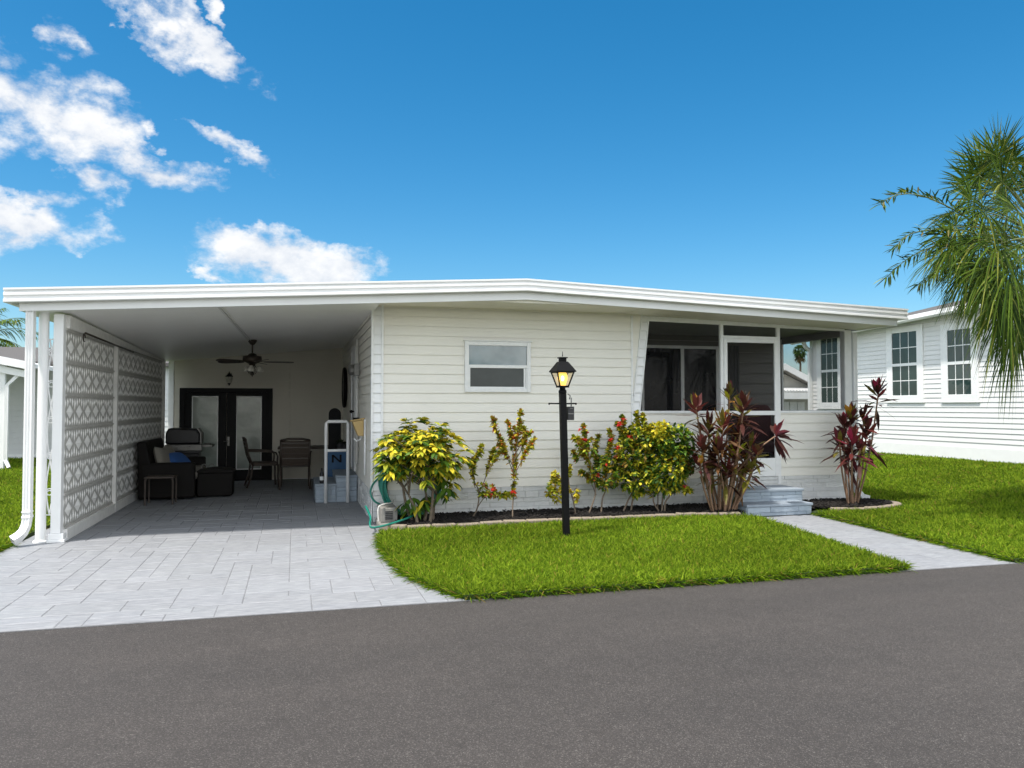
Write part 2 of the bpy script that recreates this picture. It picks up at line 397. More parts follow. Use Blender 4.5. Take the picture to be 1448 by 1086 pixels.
# lawns (turf slabs; blades are added later)
BED = [(1.35, 9.33), (2.2, 9.37), (3.2, 9.42), (4.2, 9.46), (5.0, 9.46), (5.55, 9.40), (5.86, 9.30)]
LAWN_M = [(1.28, RD+.02), (5.43, RD+.02), (5.64, 7.5), (5.90, 9.24)]+[(x, y-.09) for x, y in BED[::-1]]+[(.99, 9.28), (.90, 8.6), (.89, 7.9), (.91, 7.35), (.98, 6.85), (1.1, 6.4)]
def lawn_z(x, y):
    t = min(1, max(0, (x-8.5)/6.0)); t = t*t*(3-2*t); return .035+.22*t
def slab(name, poly, zt, z0):
    b = MB(); b.prism(poly, 'z', z0, zt); o = b.build(name, MT['turf']); o['kind'] = 'structure'; return o
slab('front_lawn', LAWN_M, .035, -.04)
LAWN_L = [(-14, RD+.02), (-2.95, RD+.02), (-2.95, 17.5), (-2.75, 24.9), (-14, 24.9)]
slab('lawn', LAWN_L, .035, -.04)
# right lawn rises towards the neighbour: a grid
RX0 = lambda y: 6.68+(y-RD)*(.24/3.34) if y < 9.3 else 8.05
b = MB(); nx, ny = 24, 30; V = []
for j in range(ny+1):
    y = RD+.02+(34-RD)*(j/ny)**1.3
    for i in range(nx+1):
        x0 = RX0(y) if y < 9.62 else 8.45
        if 9.3 <= y < 9.62: x0 = 6.95
        x = x0+(26-x0)*(i/nx)**1.4; V.append((x, y, lawn_z(x, y)))
F = [(j*(nx+1)+i, j*(nx+1)+i+1, (j+1)*(nx+1)+i+1, (j+1)*(nx+1)+i) for j in range(ny) for i in range(nx)]
b.add(V, F)
n0 = len(V)
edge = [V[j*(nx+1)] for j in range(ny+1)]; 
b.add(edge+[(x, y, -.04) for x, y, z in edge], [(j, j+1, ny+2+j, ny+1+j) for j in range(ny)])
edge = V[:nx+1]; b.add(edge+[(x, y, -.04) for x, y, z in edge], [(j, j+1, nx+2+j, nx+1+j) for j in range(nx)])
o = b.build('side_lawn', MT['turf'], smooth=False); o['kind'] = 'structure'

# ================================================================ siding / stone generators (local: s along +x, up z, outward -y)
def siding_mb(L, z0, z1, exp, lip=.016, s0=0.0):
    b = MB(); z = z0
    while z < z1-.005:
        zt = min(z+exp, z1); k = (zt-z)/exp
        b.add([(s0, -lip, z), (s0+L, -lip, z), (s0+L, -.001-lip*(1-k), zt), (s0, -.001-lip*(1-k), zt)], [(0, 1, 2, 3)])
        b.add([(s0, -.0005, z+.010), (s0+L, -.0005, z+.010), (s0+L, -lip, z), (s0, -lip, z)], [(0, 1, 2, 3)])
        z = zt
    return b
def place(b, origin, ang):
    """turn local s/-y geometry by ang about z and move to origin"""
    M = Matrix.Translation(Vector(origin)) @ Matrix.Rotation(ang, 4, 'Z'); b.v = [tuple(M @ Vector(p)) for p in b.v]; return b
def clip(o, co, no):
    bm = bmesh.new(); bm.from_mesh(o.data)
    bmesh.ops.bisect_plane(bm, geom=bm.verts[:]+bm.edges[:]+bm.faces[:], plane_co=Vector(co), plane_no=Vector(no), clear_outer=True)
    bm.to_mesh(o.data); bm.free()
def stone_mb(L, z0, z1, seed=1, hs=(.045, .09), ls=(.16, .5), dep=.018):
    b = MB(); r = random.Random(seed); z = z0
    while z < z1-.004:
        h = min(r.uniform(*hs), z1-z); h = z1-z if z1-z-h < .025 else h
        x = 0
        while x < L-.001:
            l = min(r.uniform(*ls), L-x); l = L-x if L-x-l < .06 else l
            d = r.uniform(.004, dep); g_ = .0022; q = .003; t = r.uniform(.88, 1.0)
            A = [(x+g_, 0, z+g_), (x+l-g_, 0, z+g_), (x+l-g_, 0, z+h-g_), (x+g_, 0, z+h-g_)]
            Bq = [(x+g_+q, -d, z+g_+q), (x+l-g_-q, -d-r.uniform(-.003, .003), z+g_+q), (x+l-g_-q, -d-r.uniform(-.003, .003), z+h-g_-q), (x+g_+q, -d, z+h-g_-q)]
            b.add(A+Bq, [(4, 5, 6, 7)]+[(k, (k+1) % 4, 4+(k+1) % 4, 4+k) for k in range(4)], (t, t, t*r.uniform(.99, 1.01)))
            x += l
        z += h
    b.add([(0, -.001, z0), (L, -.001, z0), (L, -.001, z1), (0, -.001, z1)], [(0, 1, 2, 3)], (.75, .75, .75))
    return b
HALF = math.pi/2
# ================================================================ the mobile home
HOME = empty('mobile_home', (3.0, 13.0, 0), 'white single storey mobile home with carport and screened porch', 'house')
ZS = .41                    # bottom of the siding
EXP = .127
ZSOF = at(700, 437.5, D).z  # flat soffit over the front wall
# structural core behind the siding
b = MB(); b.box(XL+.012, XP-.05, D+.012, 19.9, 0, 2.80); b.build('wall_core', MT['white'], HOME)
b = MB(); b.box(XP-.05, XR-.02, YP+.012, 19.9, 0, 2.72); b.build('wall_core', MT['white'], HOME)
# front siding wall
sw = place(siding_mb(XP-XL-.12, ZS, ZSOF+.01, EXP, s0=.12), (XL, D, 0), 0).build('siding_wall', MT['siding'], HOME, fixn=False)
sk = place(stone_mb(XP-XL-.02, 0, ZS+.002, 3), (XL+.02, D+.004, 0), 0).build('skirting', MT['stone_white'], HOME, colattr=True)
# side wall (faces the carport)
place(siding_mb(YB-D-.06, ZS, 2.86, EXP), (XL, YB, 0), -HALF).build('siding_wall', MT['siding'], HOME, fixn=False)
place(stone_mb(YB-D, 0, ZS+.002, 4), (XL+.004, YB, 0), -HALF).build('skirting', MT['stone_white'], HOME, colattr=True)
# corner trim: two slim boards with short siding rungs between them
ct = MB(); w = .03
ct.box(XL-.022, XL-.022+w, D-.036, D+.05, ZS-.02, ZSOF); ct.box(XL+.108, XL+.108+w, D-.034, D+.0, ZS-.02, ZSOF)
c = ct.build('corner_trim', MT['white_frame'], HOME, bevel=.003)
place(siding_mb(.10, ZS, ZSOF, EXP, lip=.024, s0=.008), (XL, D-.002, 0), 0).build('rungs', MT['white'], c, fixn=False)
# inner corner at the wing panel and the slanted wing trim
zb = at(900, 583, D).z
b = MB(); b.box(XP-.035, XP-.005, D-.022, D+.01, ZS, ZSOF); b.build('corner_trim', MT['white_frame'], HOME, bevel=.003)
pT, pB = at(912, 449, D), at(899, 583, D)
slope = (pT.x-pB.x)/(pT.z-pB.z)
def wx(z): return pB.x+(z-pB.z)*slope
wt = MB()
wt.add([(XP-.005, D-.004, zb-.02), (wx(zb-.02)-.05, D-.004, zb-.02), (wx(ZSOF)-.05, D-.004, ZSOF), (XP-.005, D-.004, ZSOF)], [(0, 1, 2, 3)])
wp = wt.build('wing_panel', MT['siding'], HOME)
wt = MB()
for off in (-.058, .05):
    wt.bar((wx(zb-.1)+off, D-.012, zb-.1), (wx(ZSOF)+off, D-.012, ZSOF), .018, .034, up=(0, 1, 0))
t_ = wt.build('wing_trim', MT['white_frame'], HOME, bevel=.002)
b = siding_mb(.6, zb-.1, ZSOF, EXP, lip=.022); place(b, (wx(zb)-.3, D-.004, 0), 0); r_ = b.build('rungs', MT['white'], t_, fixn=False)
Mi = Matrix.Translation(HOME.location)
nrm = Vector((1, 0, -slope)).normalized(); P0 = Vector((wx(0), D, 0))-Vector(HOME.location)
clip(r_, P0+Vector((.048, 0, 0)), nrm); clip(r_, P0-Vector((.056, 0, 0)), -nrm)
# wall that closes the porch on the left (inside, in shade)
b = MB(); b.box(XP-.045, XP-.006, D+.03, YP, .3, 2.75); b.build('siding_wall', MT['siding'], HOME)
# ---- front window
def window(u0, v0, u1, v1, parent, Y=D, name='window'):
    a, c = at(u0, v1, Y), at(u1, v0, Y); x0, x1, z0, z1 = a.x, c.x, a.z, c.z
    b = MB(); f = .055; y0, y1 = Y-.045, Y+.004
    b.box(x0, x0+f, y0, y1, z0, z1); b.box(x1-f, x1, y0, y1, z0, z1)
    b.box(x0+f, x1-f, y0+.002, y1, z0, z0+f); b.box(x0+f, x1-f, y0+.002, y1, z1-f, z1)
    b.box(x0-.02, x1+.02, y0-.012, y0+.02, z1+.001, z1+.016)          # drip cap
    W = b.build(name, MT['white_frame'], parent, bevel=.004)
    return W, x0+f, x1-f, z0+f, z1-f, Y
W, x0, x1, z0, z1, Y = window(656.5, 484.5, 749.5, 554.5, HOME)
zm = at(700, 518.5, D).z
b = MB(); b.box(x0, x1, Y-.041, Y-.002, zm-.022, zm+.022); b.build('meeting_rail', MT['white_frame'], W, bevel=.003)
b = MB(); b.box(x0+.0, x1, Y-.024, Y-.018, zm+.022, z1); b.build('pane', MT['glass_upper'], W)
b = MB(); b.box(x0+.02, x1-.045, Y-.023, Y-.0175, z0+.02, zm-.022); b.build('pane', MT['glass_insect'], W)
b = MB()
for (p, q, r, s) in ((x0, x0+.02, z0, zm-.022), (x1-.045, x1-.025, z0, zm-.022), (x1-.016, x1, z0, zm-.022), (x0+.02, x1-.045, z0, z0+.02)): b.box(p, q, Y-.034, Y-.004, r, s)
b.box(x1-.025, x1-.016, Y-.022, Y-.004, z0, zm-.022)
b.build('sash', MT['white_frame'], W, bevel=.002)
# ---- roof with gutter fascia
YF = 9.40
gl, gp, gr = at(5, 407, YF), at(745, 394, YF), at(1283.5, 437, YF)
GH = .155
def ztop(x): return gl.z+(gp.z-gl.z)*(x-gl.x)/(gp.x-gl.x) if x < gp.x else gp.z+(gr.z-gp.z)*(x-gp.x)/(gr.x-gp.x)
rf = MB()
pl = [(gl.x+.03, ztop(gl.x)-.012), (gp.x, gp.z-.012), (gr.x-.03, ztop(gr.x)-.012)]
rf.prism(pl+[(x, z-.075) for x, z in pl[::-1]], 'y', YF+.04, 20.4)
ROOF = rf.build('roof', MT['white'], HOME)
prof = [(.045, .0), (-.005, .0), (-.012, .006), (-.012, .030), (.008, .040), (.008, .066), (-.012, .076), (-.012, .100), (.006, .110), (.006, .126), (-.016, .134), (-.016, GH), (.045, GH)]
def sweep(profile, xs, zf, y0):
    b = MB(); V = []; n = len(profile)
    for x in xs: V += [(x, y0+dy, zf(x)-GH+dz) for dy, dz in profile]
    F = [(i*n+k, i*n+(k+1) % n, (i+1)*n+(k+1) % n, (i+1)*n+k) for i in range(len(xs)-1) for k in range(n)]
    F += [tuple(range(n-1, -1, -1)), tuple((len(xs)-1)*n+k for k in range(n))]
    b.add(V, F); return b
sweep(prof, [gl.x, gp.x, gr.x], ztop, YF).build('gutter_fascia', MT['white'], ROOF)
# side fascias run back along both eaves
for X, s in ((gl.x, 1), (gr.x, -1)):
    b = MB(); z = ztop(X)
    b.prism([(X+s*dy*1.0+s*.013, z-GH+dz) for dy, dz in prof], 'y', YF+.047, 20.4); b.build('gutter_fascia', MT['white'], ROOF)
YF2 = 9.50
fl, fpk, fr = at(28, 440, YF2), at(745, 424, YF2), at(1267.5, 461, YF2)
def zf2(x): return fl.z+(fpk.z-fl.z)*(x-fl.x)/(fpk.x-fl.x) if x < fpk.x else fpk.z+(fr.z-fpk.z)*(x-fpk.x)/(fr.x-fpk.x)
b = MB(); q = [(fl.x, fl.z), (fpk.x, fpk.z), (fr.x, fr.z)]
b.prism(q+[(x, ztop(x)-GH*.7) for x, z in q[::-1]], 'y', YF2-.02, YF2+.02); FB = b.build('fascia_board', MT['white'], ROOF)
# eave returns under the slab, left and right
for X, s in ((fl.x, 1), (fr.x, -1)):
    b = MB(); b.box(min(X, X+s*.035), max(X, X+s*.035), YF2+.021, 17.2, zf2(X)+.004, ztop(X)-.09); b.build('fascia_board', MT['white'], ROOF)
# flat vented soffit over the front wall
b = MB(); b.box(XL-.02, 5.3, YF2+.03, D+.01, ZSOF, ZSOF+.012); sf = b.build('soffit', MT['soffit'], HOME)
b = MB(); b.box(XL-.02, 5.2, YF2+.024, YF2+.0295, ZSOF-.002, 2.875); b.build('soffit_return', MT['soffit'], sf)
b = MB(); b.box(XL, XP+.1, D-.030, D-.018, ZSOF-.022, ZSOF-.0005); b.build('channel', MT['soffit'], sf)
# carport ceiling: shallow pans
cf = lambda x: (zf2(x)+.012)
bL = 2.40; bR = 2.74
b = MB(); V = []; F = []; xs = np.linspace(fl.x+.04, XL+.02, 30)
ceil_z = lambda x, y: (cf(x)*(1-(y-YF2)/(YB-YF2))+(bL+(bR-bL)*(x+2.5)/3.47)*(y-YF2)/(YB-YF2))
ys = np.linspace(YF2+.021, YB+.02, 8)
for x in xs:
    for y in ys: V.append((x, y, ceil_z(x, y)))
m_ = len(ys)
F = [(i*m_+j, i*m_+j+1, (i+1)*m_+j+1, (i+1)*m_+j) for i in range(len(xs)-1) for j in range(m_-1)]
b.add(V, F)
k = len(V); b.add([(x, y, z+.02) for x, y, z in V], F)
CEIL = b.build('carport_ceiling', MT['ceiling'], HOME)
s0, s1 = at(309, 434, YF2+.05), at(351, 488, 13.6)
b = MB(); 
P0_, P1_ = Vector((s0.x, YF2+.04, ceil_z(s0.x, YF2+.04)-.008)), Vector((s1.x, 13.7, ceil_z(s1.x, 13.7)-.008))
b.bar(P0_, P1_, .022, .014); b.build('wire_cover', MT['pipe'], CEIL)
b = MB(); b.bar(P0_+Vector((.035, 0, .003)), P1_+Vector((.035, 0, .003)), .01, .012); b.build('wire_cover', MT['pipe'], CEIL)
# ---- carport back wall with the french doors
XBL = atx(242, 600, -2.4) and at(241.5, 600, YB).x
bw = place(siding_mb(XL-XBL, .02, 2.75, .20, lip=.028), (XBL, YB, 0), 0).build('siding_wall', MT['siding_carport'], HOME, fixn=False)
b = MB(); b.box(XBL, XL, YB+.012, YB+.12, 0, 2.75); b.build('wall_core', MT['white'], HOME)
b = MB(); b.box(XBL-.05, XBL+.05, YB-.03, YB+.13, 0, 2.5); b.build('corner_trim', MT['white_frame'], HOME, bevel=.003)
b = MB(); x_ = at(410, 600, YB).x; b.box(x_-.02, x_+.02, YB-.022, YB, .02, 2.7); b.build('seam_trim', MT['siding_carport'], HOME, bevel=.003)
# back storage room closes the carport block
b = MB(); b.box(XBL+.02, XL, YB+.121, 19.9, 0, 2.45); b.build('wall_core', MT['white'], HOME)
YD = YB-.02
dl, dr_ = at(254.5, 548.5, YD), at(384.5, 678, YD)
fx0, fx1, fz1 = dl.x, dr_.x, dl.z
b = MB(); fr_ = .10
b.box(fx0, fx0+fr_, YD-.05, YD+.01, .005, fz1); b.box(fx1-fr_, fx1, YD-.05, YD+.01, .005, fz1); b.box(fx0+fr_, fx1-fr_, YD-.048, YD+.01, fz1-.09, fz1); b.box(fx0+fr_, fx1-fr_, YD-.048, YD+.01, .005, .05)
FD = b.build('french_door', MT['black_door'], HOME, bevel=.004)
for (ua, ub) in ((270.5, 309), (333.5, 370.5)):
    a, c = at(ua, 665, YD-.02).x, at(ub, 560, YD-.02).x; za, zc_ = at(290, 665, YD-.02).z, at(290, 560, YD-.02).z
    L, Rr = (fx0+fr_, (fx0+fx1)/2-.004) if ua < 300 else ((fx0+fx1)/2+.004, fx1-fr_)
    b = MB(); b.box(L, a, YD-.035, YD+.005, .051, fz1-.091); b.box(c, Rr, YD-.035, YD+.005, .051, fz1-.091)
    b.box(a, c, YD-.034, YD+.005, .051, za); b.box(a, c, YD-.034, YD+.005, zc_, fz1-.091)
    b.build('door_leaf', MT['black_door'], FD, bevel=.004)
    b = MB(); b.box(a, c, YD-.02, YD-.012, za, zc_); b.build('pane', MT['glass_frost'], FD)
    b = MB()
    for (p, q, r, s) in ((a, a+.018, za, zc_), (c-.018, c, za, zc_), (a+.018, c-.018, za, za+.018), (a+.018, c-.018, zc_-.018, zc_)): b.box(p, q, YD-.042, YD-.0345, r, s)
    b.build('pane_trim', MT['white_frame'], FD)
hx = at(323, 624, YD-.05)
b = MB(); b.box(hx.x-.02, hx.x+.02, YD-.05, YD-.034, hx.z-.09, hx.z+.09); b.tube([(hx.x, YD-.05, hx.z), (hx.x, YD-.09, hx.z), (hx.x-.09, YD-.09, hx.z)], .01); b.build('handle', MT['steel'], FD)
# ---- porch: floor, ceiling, back wall, knee walls, screens
ZK = at(1000, 583, D).z; ZST = at(1140, 672, D).z; FLR = .47
b = MB(); b.box(XP, XR-.03, D+.05, YP, .30, FLR); b.build('porch_floor', MT['porch_floor'], HOME)
def pcz(x, y): return (zf2(x)+.014) if y <= D else (zf2(x)+.014)*(1-(y-D)/(YP-D))+2.725*(y-D)/(YP-D)
def pceil(y0, y1, x0, x1, m):
    b = MB(); xs = np.linspace(x0, x1, 10)
    for i in range(9):
        a, c = xs[i], xs[i+1]
        b.add([(x, y, pcz(x, y)+h) for h in (0, .012) for x, y in ((a, y0), (c, y0), (c, y1), (a, y1))], [(3, 2, 1, 0), (4, 5, 6, 7), (0, 1, 5, 4), (2, 3, 7, 6)])
    return b.build('porch_ceiling', m, HOME)
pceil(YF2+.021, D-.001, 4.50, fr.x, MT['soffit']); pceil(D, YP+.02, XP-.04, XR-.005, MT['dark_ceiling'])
b = MB(); b.prism([(4.985, zf2(4.985)+.0), (5.04, zf2(5.04)+.0), (5.04, ZSOF+.01), (4.985, ZSOF+.01)], 'y', YF2+.022, D-.002) if False else None
dx0, dx1 = at(1018.5, 560, D).x, at(1101.5, 560, D).x
for (a, c) in ((XP-.004, dx0), (dx1, XR)):
    place(siding_mb(c-a, ZST, ZK-.012, EXP*1.05), (a, D, 0), 0).build('knee_wall', MT['siding'], HOME, fixn=False)
    b = MB(); b.box(a, c, D+.002, D+.06, .2, ZK-.012); b.build('wall_core', MT['white'], HOME)
    b = MB(); b.box(a, c, D-.028, D+.075, ZK-.012, ZK+.022); b.build('sill', MT['white_frame'], HOME, bevel=.003)
place(stone_mb(XR-XP-.02, 0, ZST+.002, 9, ls=(.2, .65)), (XP, D+.004, 0), 0).build('skirting', MT['stone_white'], HOME, colattr=True)
# right side knee wall
place(siding_mb(YP-D, ZST, ZK-.012, EXP*1.05), (XR, D, 0), HALF).build('knee_wall', MT['siding'], HOME, fixn=False)
b = MB(); b.box(XR-.06, XR-.002, D+.061, 19.9, 0, ZK-.012); b.build('wall_core', MT['white'], HOME)
b = MB(); b.box(XR-.075, XR+.028, D+.08, YP, ZK-.011, ZK+.021); b.build('sill', MT['white_frame'], HOME, bevel=.003)
place(stone_mb(19.9-D, 0, ZST+.002, 12), (XR-.004, D, 0), HALF).build('skirting', MT['stone_white'], HOME, colattr=True)
place(siding_mb(19.9-YP, ZST, 2.7, EXP), (XR-.018, YP, 0), HALF).build('siding_wall', MT['siding'], HOME, fixn=False)
# porch frame
ZTP = 2.69
def vbar(u, w=.05, z0=ZK+.022, z1=ZTP, y=D): x = at(u, 520, y).x; return (x-w/2, x+w/2, y-.025, y+.03, z0, z1)
fm = MB()
fm.box(XR-.125, XR-.005, D-.015, D+.10, ZK+.023, ZTP)
b = MB(); b.box(XR-.06, XR-.02, YP-.06, YP-.005, ZK+.022, ZTP); b.build('porch_frame', MT['white_frame'], HOME, bevel=.003)
fm.box(*vbar(1020, .05, .33, 2.73)); fm.box(*vbar(1100, .05, .33, 2.71))
zt = at(1060, 477.5, D).z; xa, xb = at(1020, 500, D).x, at(1100, 500, D).x
fm.box(xa+.026, xb-.026, D-.02, D+.028, zt-.022, zt+.022)
x5 = wx(2.72)+.05
fm.prism([(x5, 2.735), (XR-.126, 2.672), (XR-.126, pcz(XR-.126, D)-.001), (x5, pcz(x5, D)-.001)], 'y', D-.018, D+.026)
fm.build('porch_frame', MT['white_frame'], HOME, bevel=.003)
def pane_mesh(p): b = MB(); b.add(p, [(0, 1, 2, 3)]); return b
ys_ = D+.012
SCR = pane_mesh([(wx(ZK)+.055, ys_, ZK+.02), (xa-.02, ys_, ZK+.02), (xa-.02, ys_, ZTP+.04), (wx(ZTP)+.055, ys_, ZTP+.05)]).build('porch_screen', MT['mesh'], HOME)
pane_mesh([(xa+.02, ys_, zt+.02), (xb-.02, ys_, zt+.02), (xb-.02, ys_, ZTP+.02), (xa+.02, ys_, ZTP+.03)]).build('porch_screen', MT['mesh'], HOME)
pane_mesh([(xb+.02, ys_, ZK+.02), (XR-.12, ys_, ZK+.02), (XR-.12, ys_, ZTP), (xb+.02, ys_, ZTP+.02)]).build('porch_screen', MT['mesh'], HOME)
pane_mesh([(XR-.03, D+.1, ZK+.02), (XR-.03, YP-.05, ZK+.02), (XR-.03, YP-.05, 2.64), (XR-.03, D+.1, 2.64)]).build('porch_screen', MT['mesh'], HOME)
b = MB(); b.box(XR-.055, XR-.015, D+.101, YP-.061, 2.60, 2.715); b.build('side_header', MT['dark_ceiling'], HOME)
# screen door
b = MB(); a, c = xa+.027, xb-.027; zd = ZST+.005; zm1 = at(1060, 584, D).z; zk1 = at(1060, 648, D).z; st = .055
y0, y1 = D-.035, D-.003
b.box(a, a+st, y0, y1, zd, zt-.024); b.box(c-st, c, y0, y1, zd, zt-.024); b.box(a+st, c-st, y0+.001, y1, zt-.024-st, zt-.024)
b.box(a+st, c-st, y0+.001, y1, zm1-.032, zm1+.032)
DOOR = b.build('screen_door', MT['white_frame'], HOME, bevel=.003)
b = MB(); b.box(a+st, c-st, y0+.006, y1, zd, zk1); b.build('kick_panel', MT['white'], DOOR)
pane_mesh([(a+st, D-.015, zk1), (c-st, D-.015, zk1), (c-st, D-.015, zm1-.03), (a+st, D-.015, zm1-.03)]).build('screen_panel', MT['mesh'], DOOR)
pane_mesh([(a+st, D-.015, zm1+.03), (c-st, D-.015, zm1+.03), (c-st, D-.015, zt-.07), (a+st, D-.015, zt-.07)]).build('screen_panel', MT['mesh'], DOOR)
b = MB(); b.box(a+.012, a+.04, y0-.012, y0, zm1+.25, zm1+.37); b.tube([(a+.026, y0-.01, zm1+.31), (a+.026, y0-.045, zm1+.31), (a+.09, y0-.05, zm1+.31)], .008); b.build('handle', MT['black'], DOOR)
# porch back wall: siding, sliding door
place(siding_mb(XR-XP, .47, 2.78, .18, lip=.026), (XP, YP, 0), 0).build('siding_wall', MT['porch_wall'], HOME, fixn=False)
sx0, sxm, sx1 = at(905, 520, YP).x, at(963, 520, YP).x, at(1014, 520, YP).x
szt = at(960, 489, YP).z
b = MB(); yb = YP-.02
b.box(sx0, sx0+.05, yb-.04, yb+.01, FLR, szt); b.box(sx1-.05, sx1, yb-.04, yb+.01, FLR, szt); b.box(sx0+.05, sx1-.05, yb-.039, yb+.01, szt-.05, szt); b.box(sxm-.03, sxm+.03, yb-.041, yb+.01, FLR, szt-.051)
SD = b.build('sliding_door', MT['white_frame'], HOME, bevel=.003)
b = MB(); b.box(sx0+.05, sxm-.03, yb-.015, yb-.005, FLR, szt-.05); b.build('pane', MT['glass_porch'], SD)
b = MB(); b.box(sxm+.03, sx1-.05, yb-.025, yb-.015, FLR, szt-.05); b.build('pane', MT['glass_porch'], SD)
cu0, cu1 = at(1026, 520, YP-.03).x, at(1046, 520, YP-.03).x
b = MB(); n = 14; V = []
for i in range(n+1):
    x = cu0+(cu1-cu0)*i/n; y = YP-.045+.018*math.sin(i*1.9); V += [(x, y, FLR+.05), (x, y, szt+.02)]
b.add(V, [(2*i, 2*i+2, 2*i+3, 2*i+1) for i in range(n)]); b.build('curtain', MT['curtain'], HOME)
# ---- side door (edge on) up the little steps, and its frame
b = MB(); ya, yc = 12.95, 13.85
b.box(XL-.04, XL, ya, ya+.06, .45, 2.5); b.box(XL-.04, XL, yc-.06, yc, .45, 2.5); b.box(XL-.039, XL, ya+.06, yc-.06, 2.44, 2.5); b.box(XL-.025, XL-.002, ya+.06, yc-.06, .45, 2.44)
SDR = b.build('side_door', MT['white_frame'], HOME, bevel=.003)
b = MB(); b.lathe([(.012, 0), (.012, .03), (.03, .05), (.026, .075), (.004, .085)], (XL-.025, ya+.14, 1.42), 12, Matrix.Rotation(-HALF, 4, 'Y')); b.build('handle', MT['black'], SDR)
# conduit pipes and electric meter on the side wall
b = MB(); pt = at(500.5, 520, 12.45)
for dy, r in ((0, .022), (.16, .016)): b.tube([(XL-.05, 12.3+dy, 2.55), (XL-.05, 12.3+dy, .62)], r, 10)
PIPE = b.build('conduit', MT['pipe'], HOME, smooth=True)
b = MB(); b.box(XL-.10, XL-.02, 12.2, 12.5, 1.98, 2.16); b.lathe([(.085, 0), (.085, .05), (.06, .08), (0.01, .085)], (XL-.10, 12.35, 2.07), 16, Matrix.Rotation(-HALF, 4, 'Y')); b.build('electric_meter', MT['steel'], HOME, bevel=.003)
b = MB(); b.box(XL-.11, XL-.02, 12.24, 12.36, 1.20, 1.33); b.build('shutoff_box', MT['black'], HOME, bevel=.004)
b = MB(); zz = at(517, 594, 11.4).z; b.tube([(XL-.035, 11.0, zz+.02), (XL-.035, 11.0, .55)], .014, 10); b.build('conduit', MT['white'], HOME, smooth=True)
# ---- carport posts and downspouts
def tilt(ut, vt, ub, vb, Y): return at(ut, vt, Y), at(ub, vb, Y)
pb = gnd(57, 767); pt_ = at(61.5, 450, pb.y); pt_.z = zf2(-2.6)+.06
b = MB(); x, y = pb.x, pb.y
b.tube([(x, y, .02), (x, y, pt_.z)], .052, 20); POST = b.build('carport_post', MT['white'], HOME, smooth=False)
b = MB(); b.lathe([(.075, 0), (.075, .015), (.058, .03)], (x, y, 0), 20); b.build('post_base', MT['white'], POST)
POSTX = x; POSTY = y
dsx = at(44, 600, 9.62).x
def downspout(pts, w, d, name='downspout'):
    """rectangular ribbed pipe along pts"""
    b = MB(); ring = [(-.5, -.5), (-.3, -.5), (-.25, -.42), (-.1, -.42), (-.05, -.5), (.05, -.5), (.1, -.42), (.25, -.42), (.3, -.5), (.5, -.5), (.5, .5), (-.5, .5)]
    V = []; n = len(ring)
    for i, p in enumerate(pts):
        p = Vector(p[:3]); a = Vector(pts[max(0, i-1)][:3]); c = Vector(pts[min(len(pts)-1, i+1)][:3]); t = (c-a).normalized()
        sx = Vector((1, 0, 0)) if abs(t.x) < .7 else Vector((0, 0, 1)); 
        sx = (sx-t*sx.dot(t)).normalized(); sy = t.cross(sx); 
        if sy.y < 0: sy = -sy
        V += [p+sx*(q[0]*w)+sy*(q[1]*d) for q in ring]
    F = [(i*n+k, i*n+(k+1) % n, (i+1)*n+(k+1) % n, (i+1)*n+k) for i in range(len(pts)-1) for k in range(n)]
    b.add(V, F); return b
dy_ = 9.55
dn = downspout([(dsx, dy_, 2.62), (dsx, dy_, .42), (dsx, dy_, .38), (dsx, dy_, .30), (dsx-.008, dy_-.01, .22), (dsx-.03, dy_-.03, .15), (dsx-.07, dy_-.06, .10), (dsx-.11, dy_-.09, .07)], .075, .10).build('downspout', MT['white'], HOME)
b = MB(); b.box(dsx-.044, dsx+.044, dy_-.056, dy_+.056, .30, .325); b.box(dsx-.044, dsx+.044, dy_-.056, dy_+.056, .36, .375); b.build('bracket', MT['white'], dn, bevel=.003)
dx2 = XR+.06
downspout([(dx2, D+.02, 2.66), (dx2, D+.02, .32), (dx2+.006, D+.01, .24), (dx2+.03, D-.02, .16), (dx2+.08, D-.06, .11), (dx2+.16, D-.09, .09)], .07, .085).build('downspout', MT['white'], HOME)
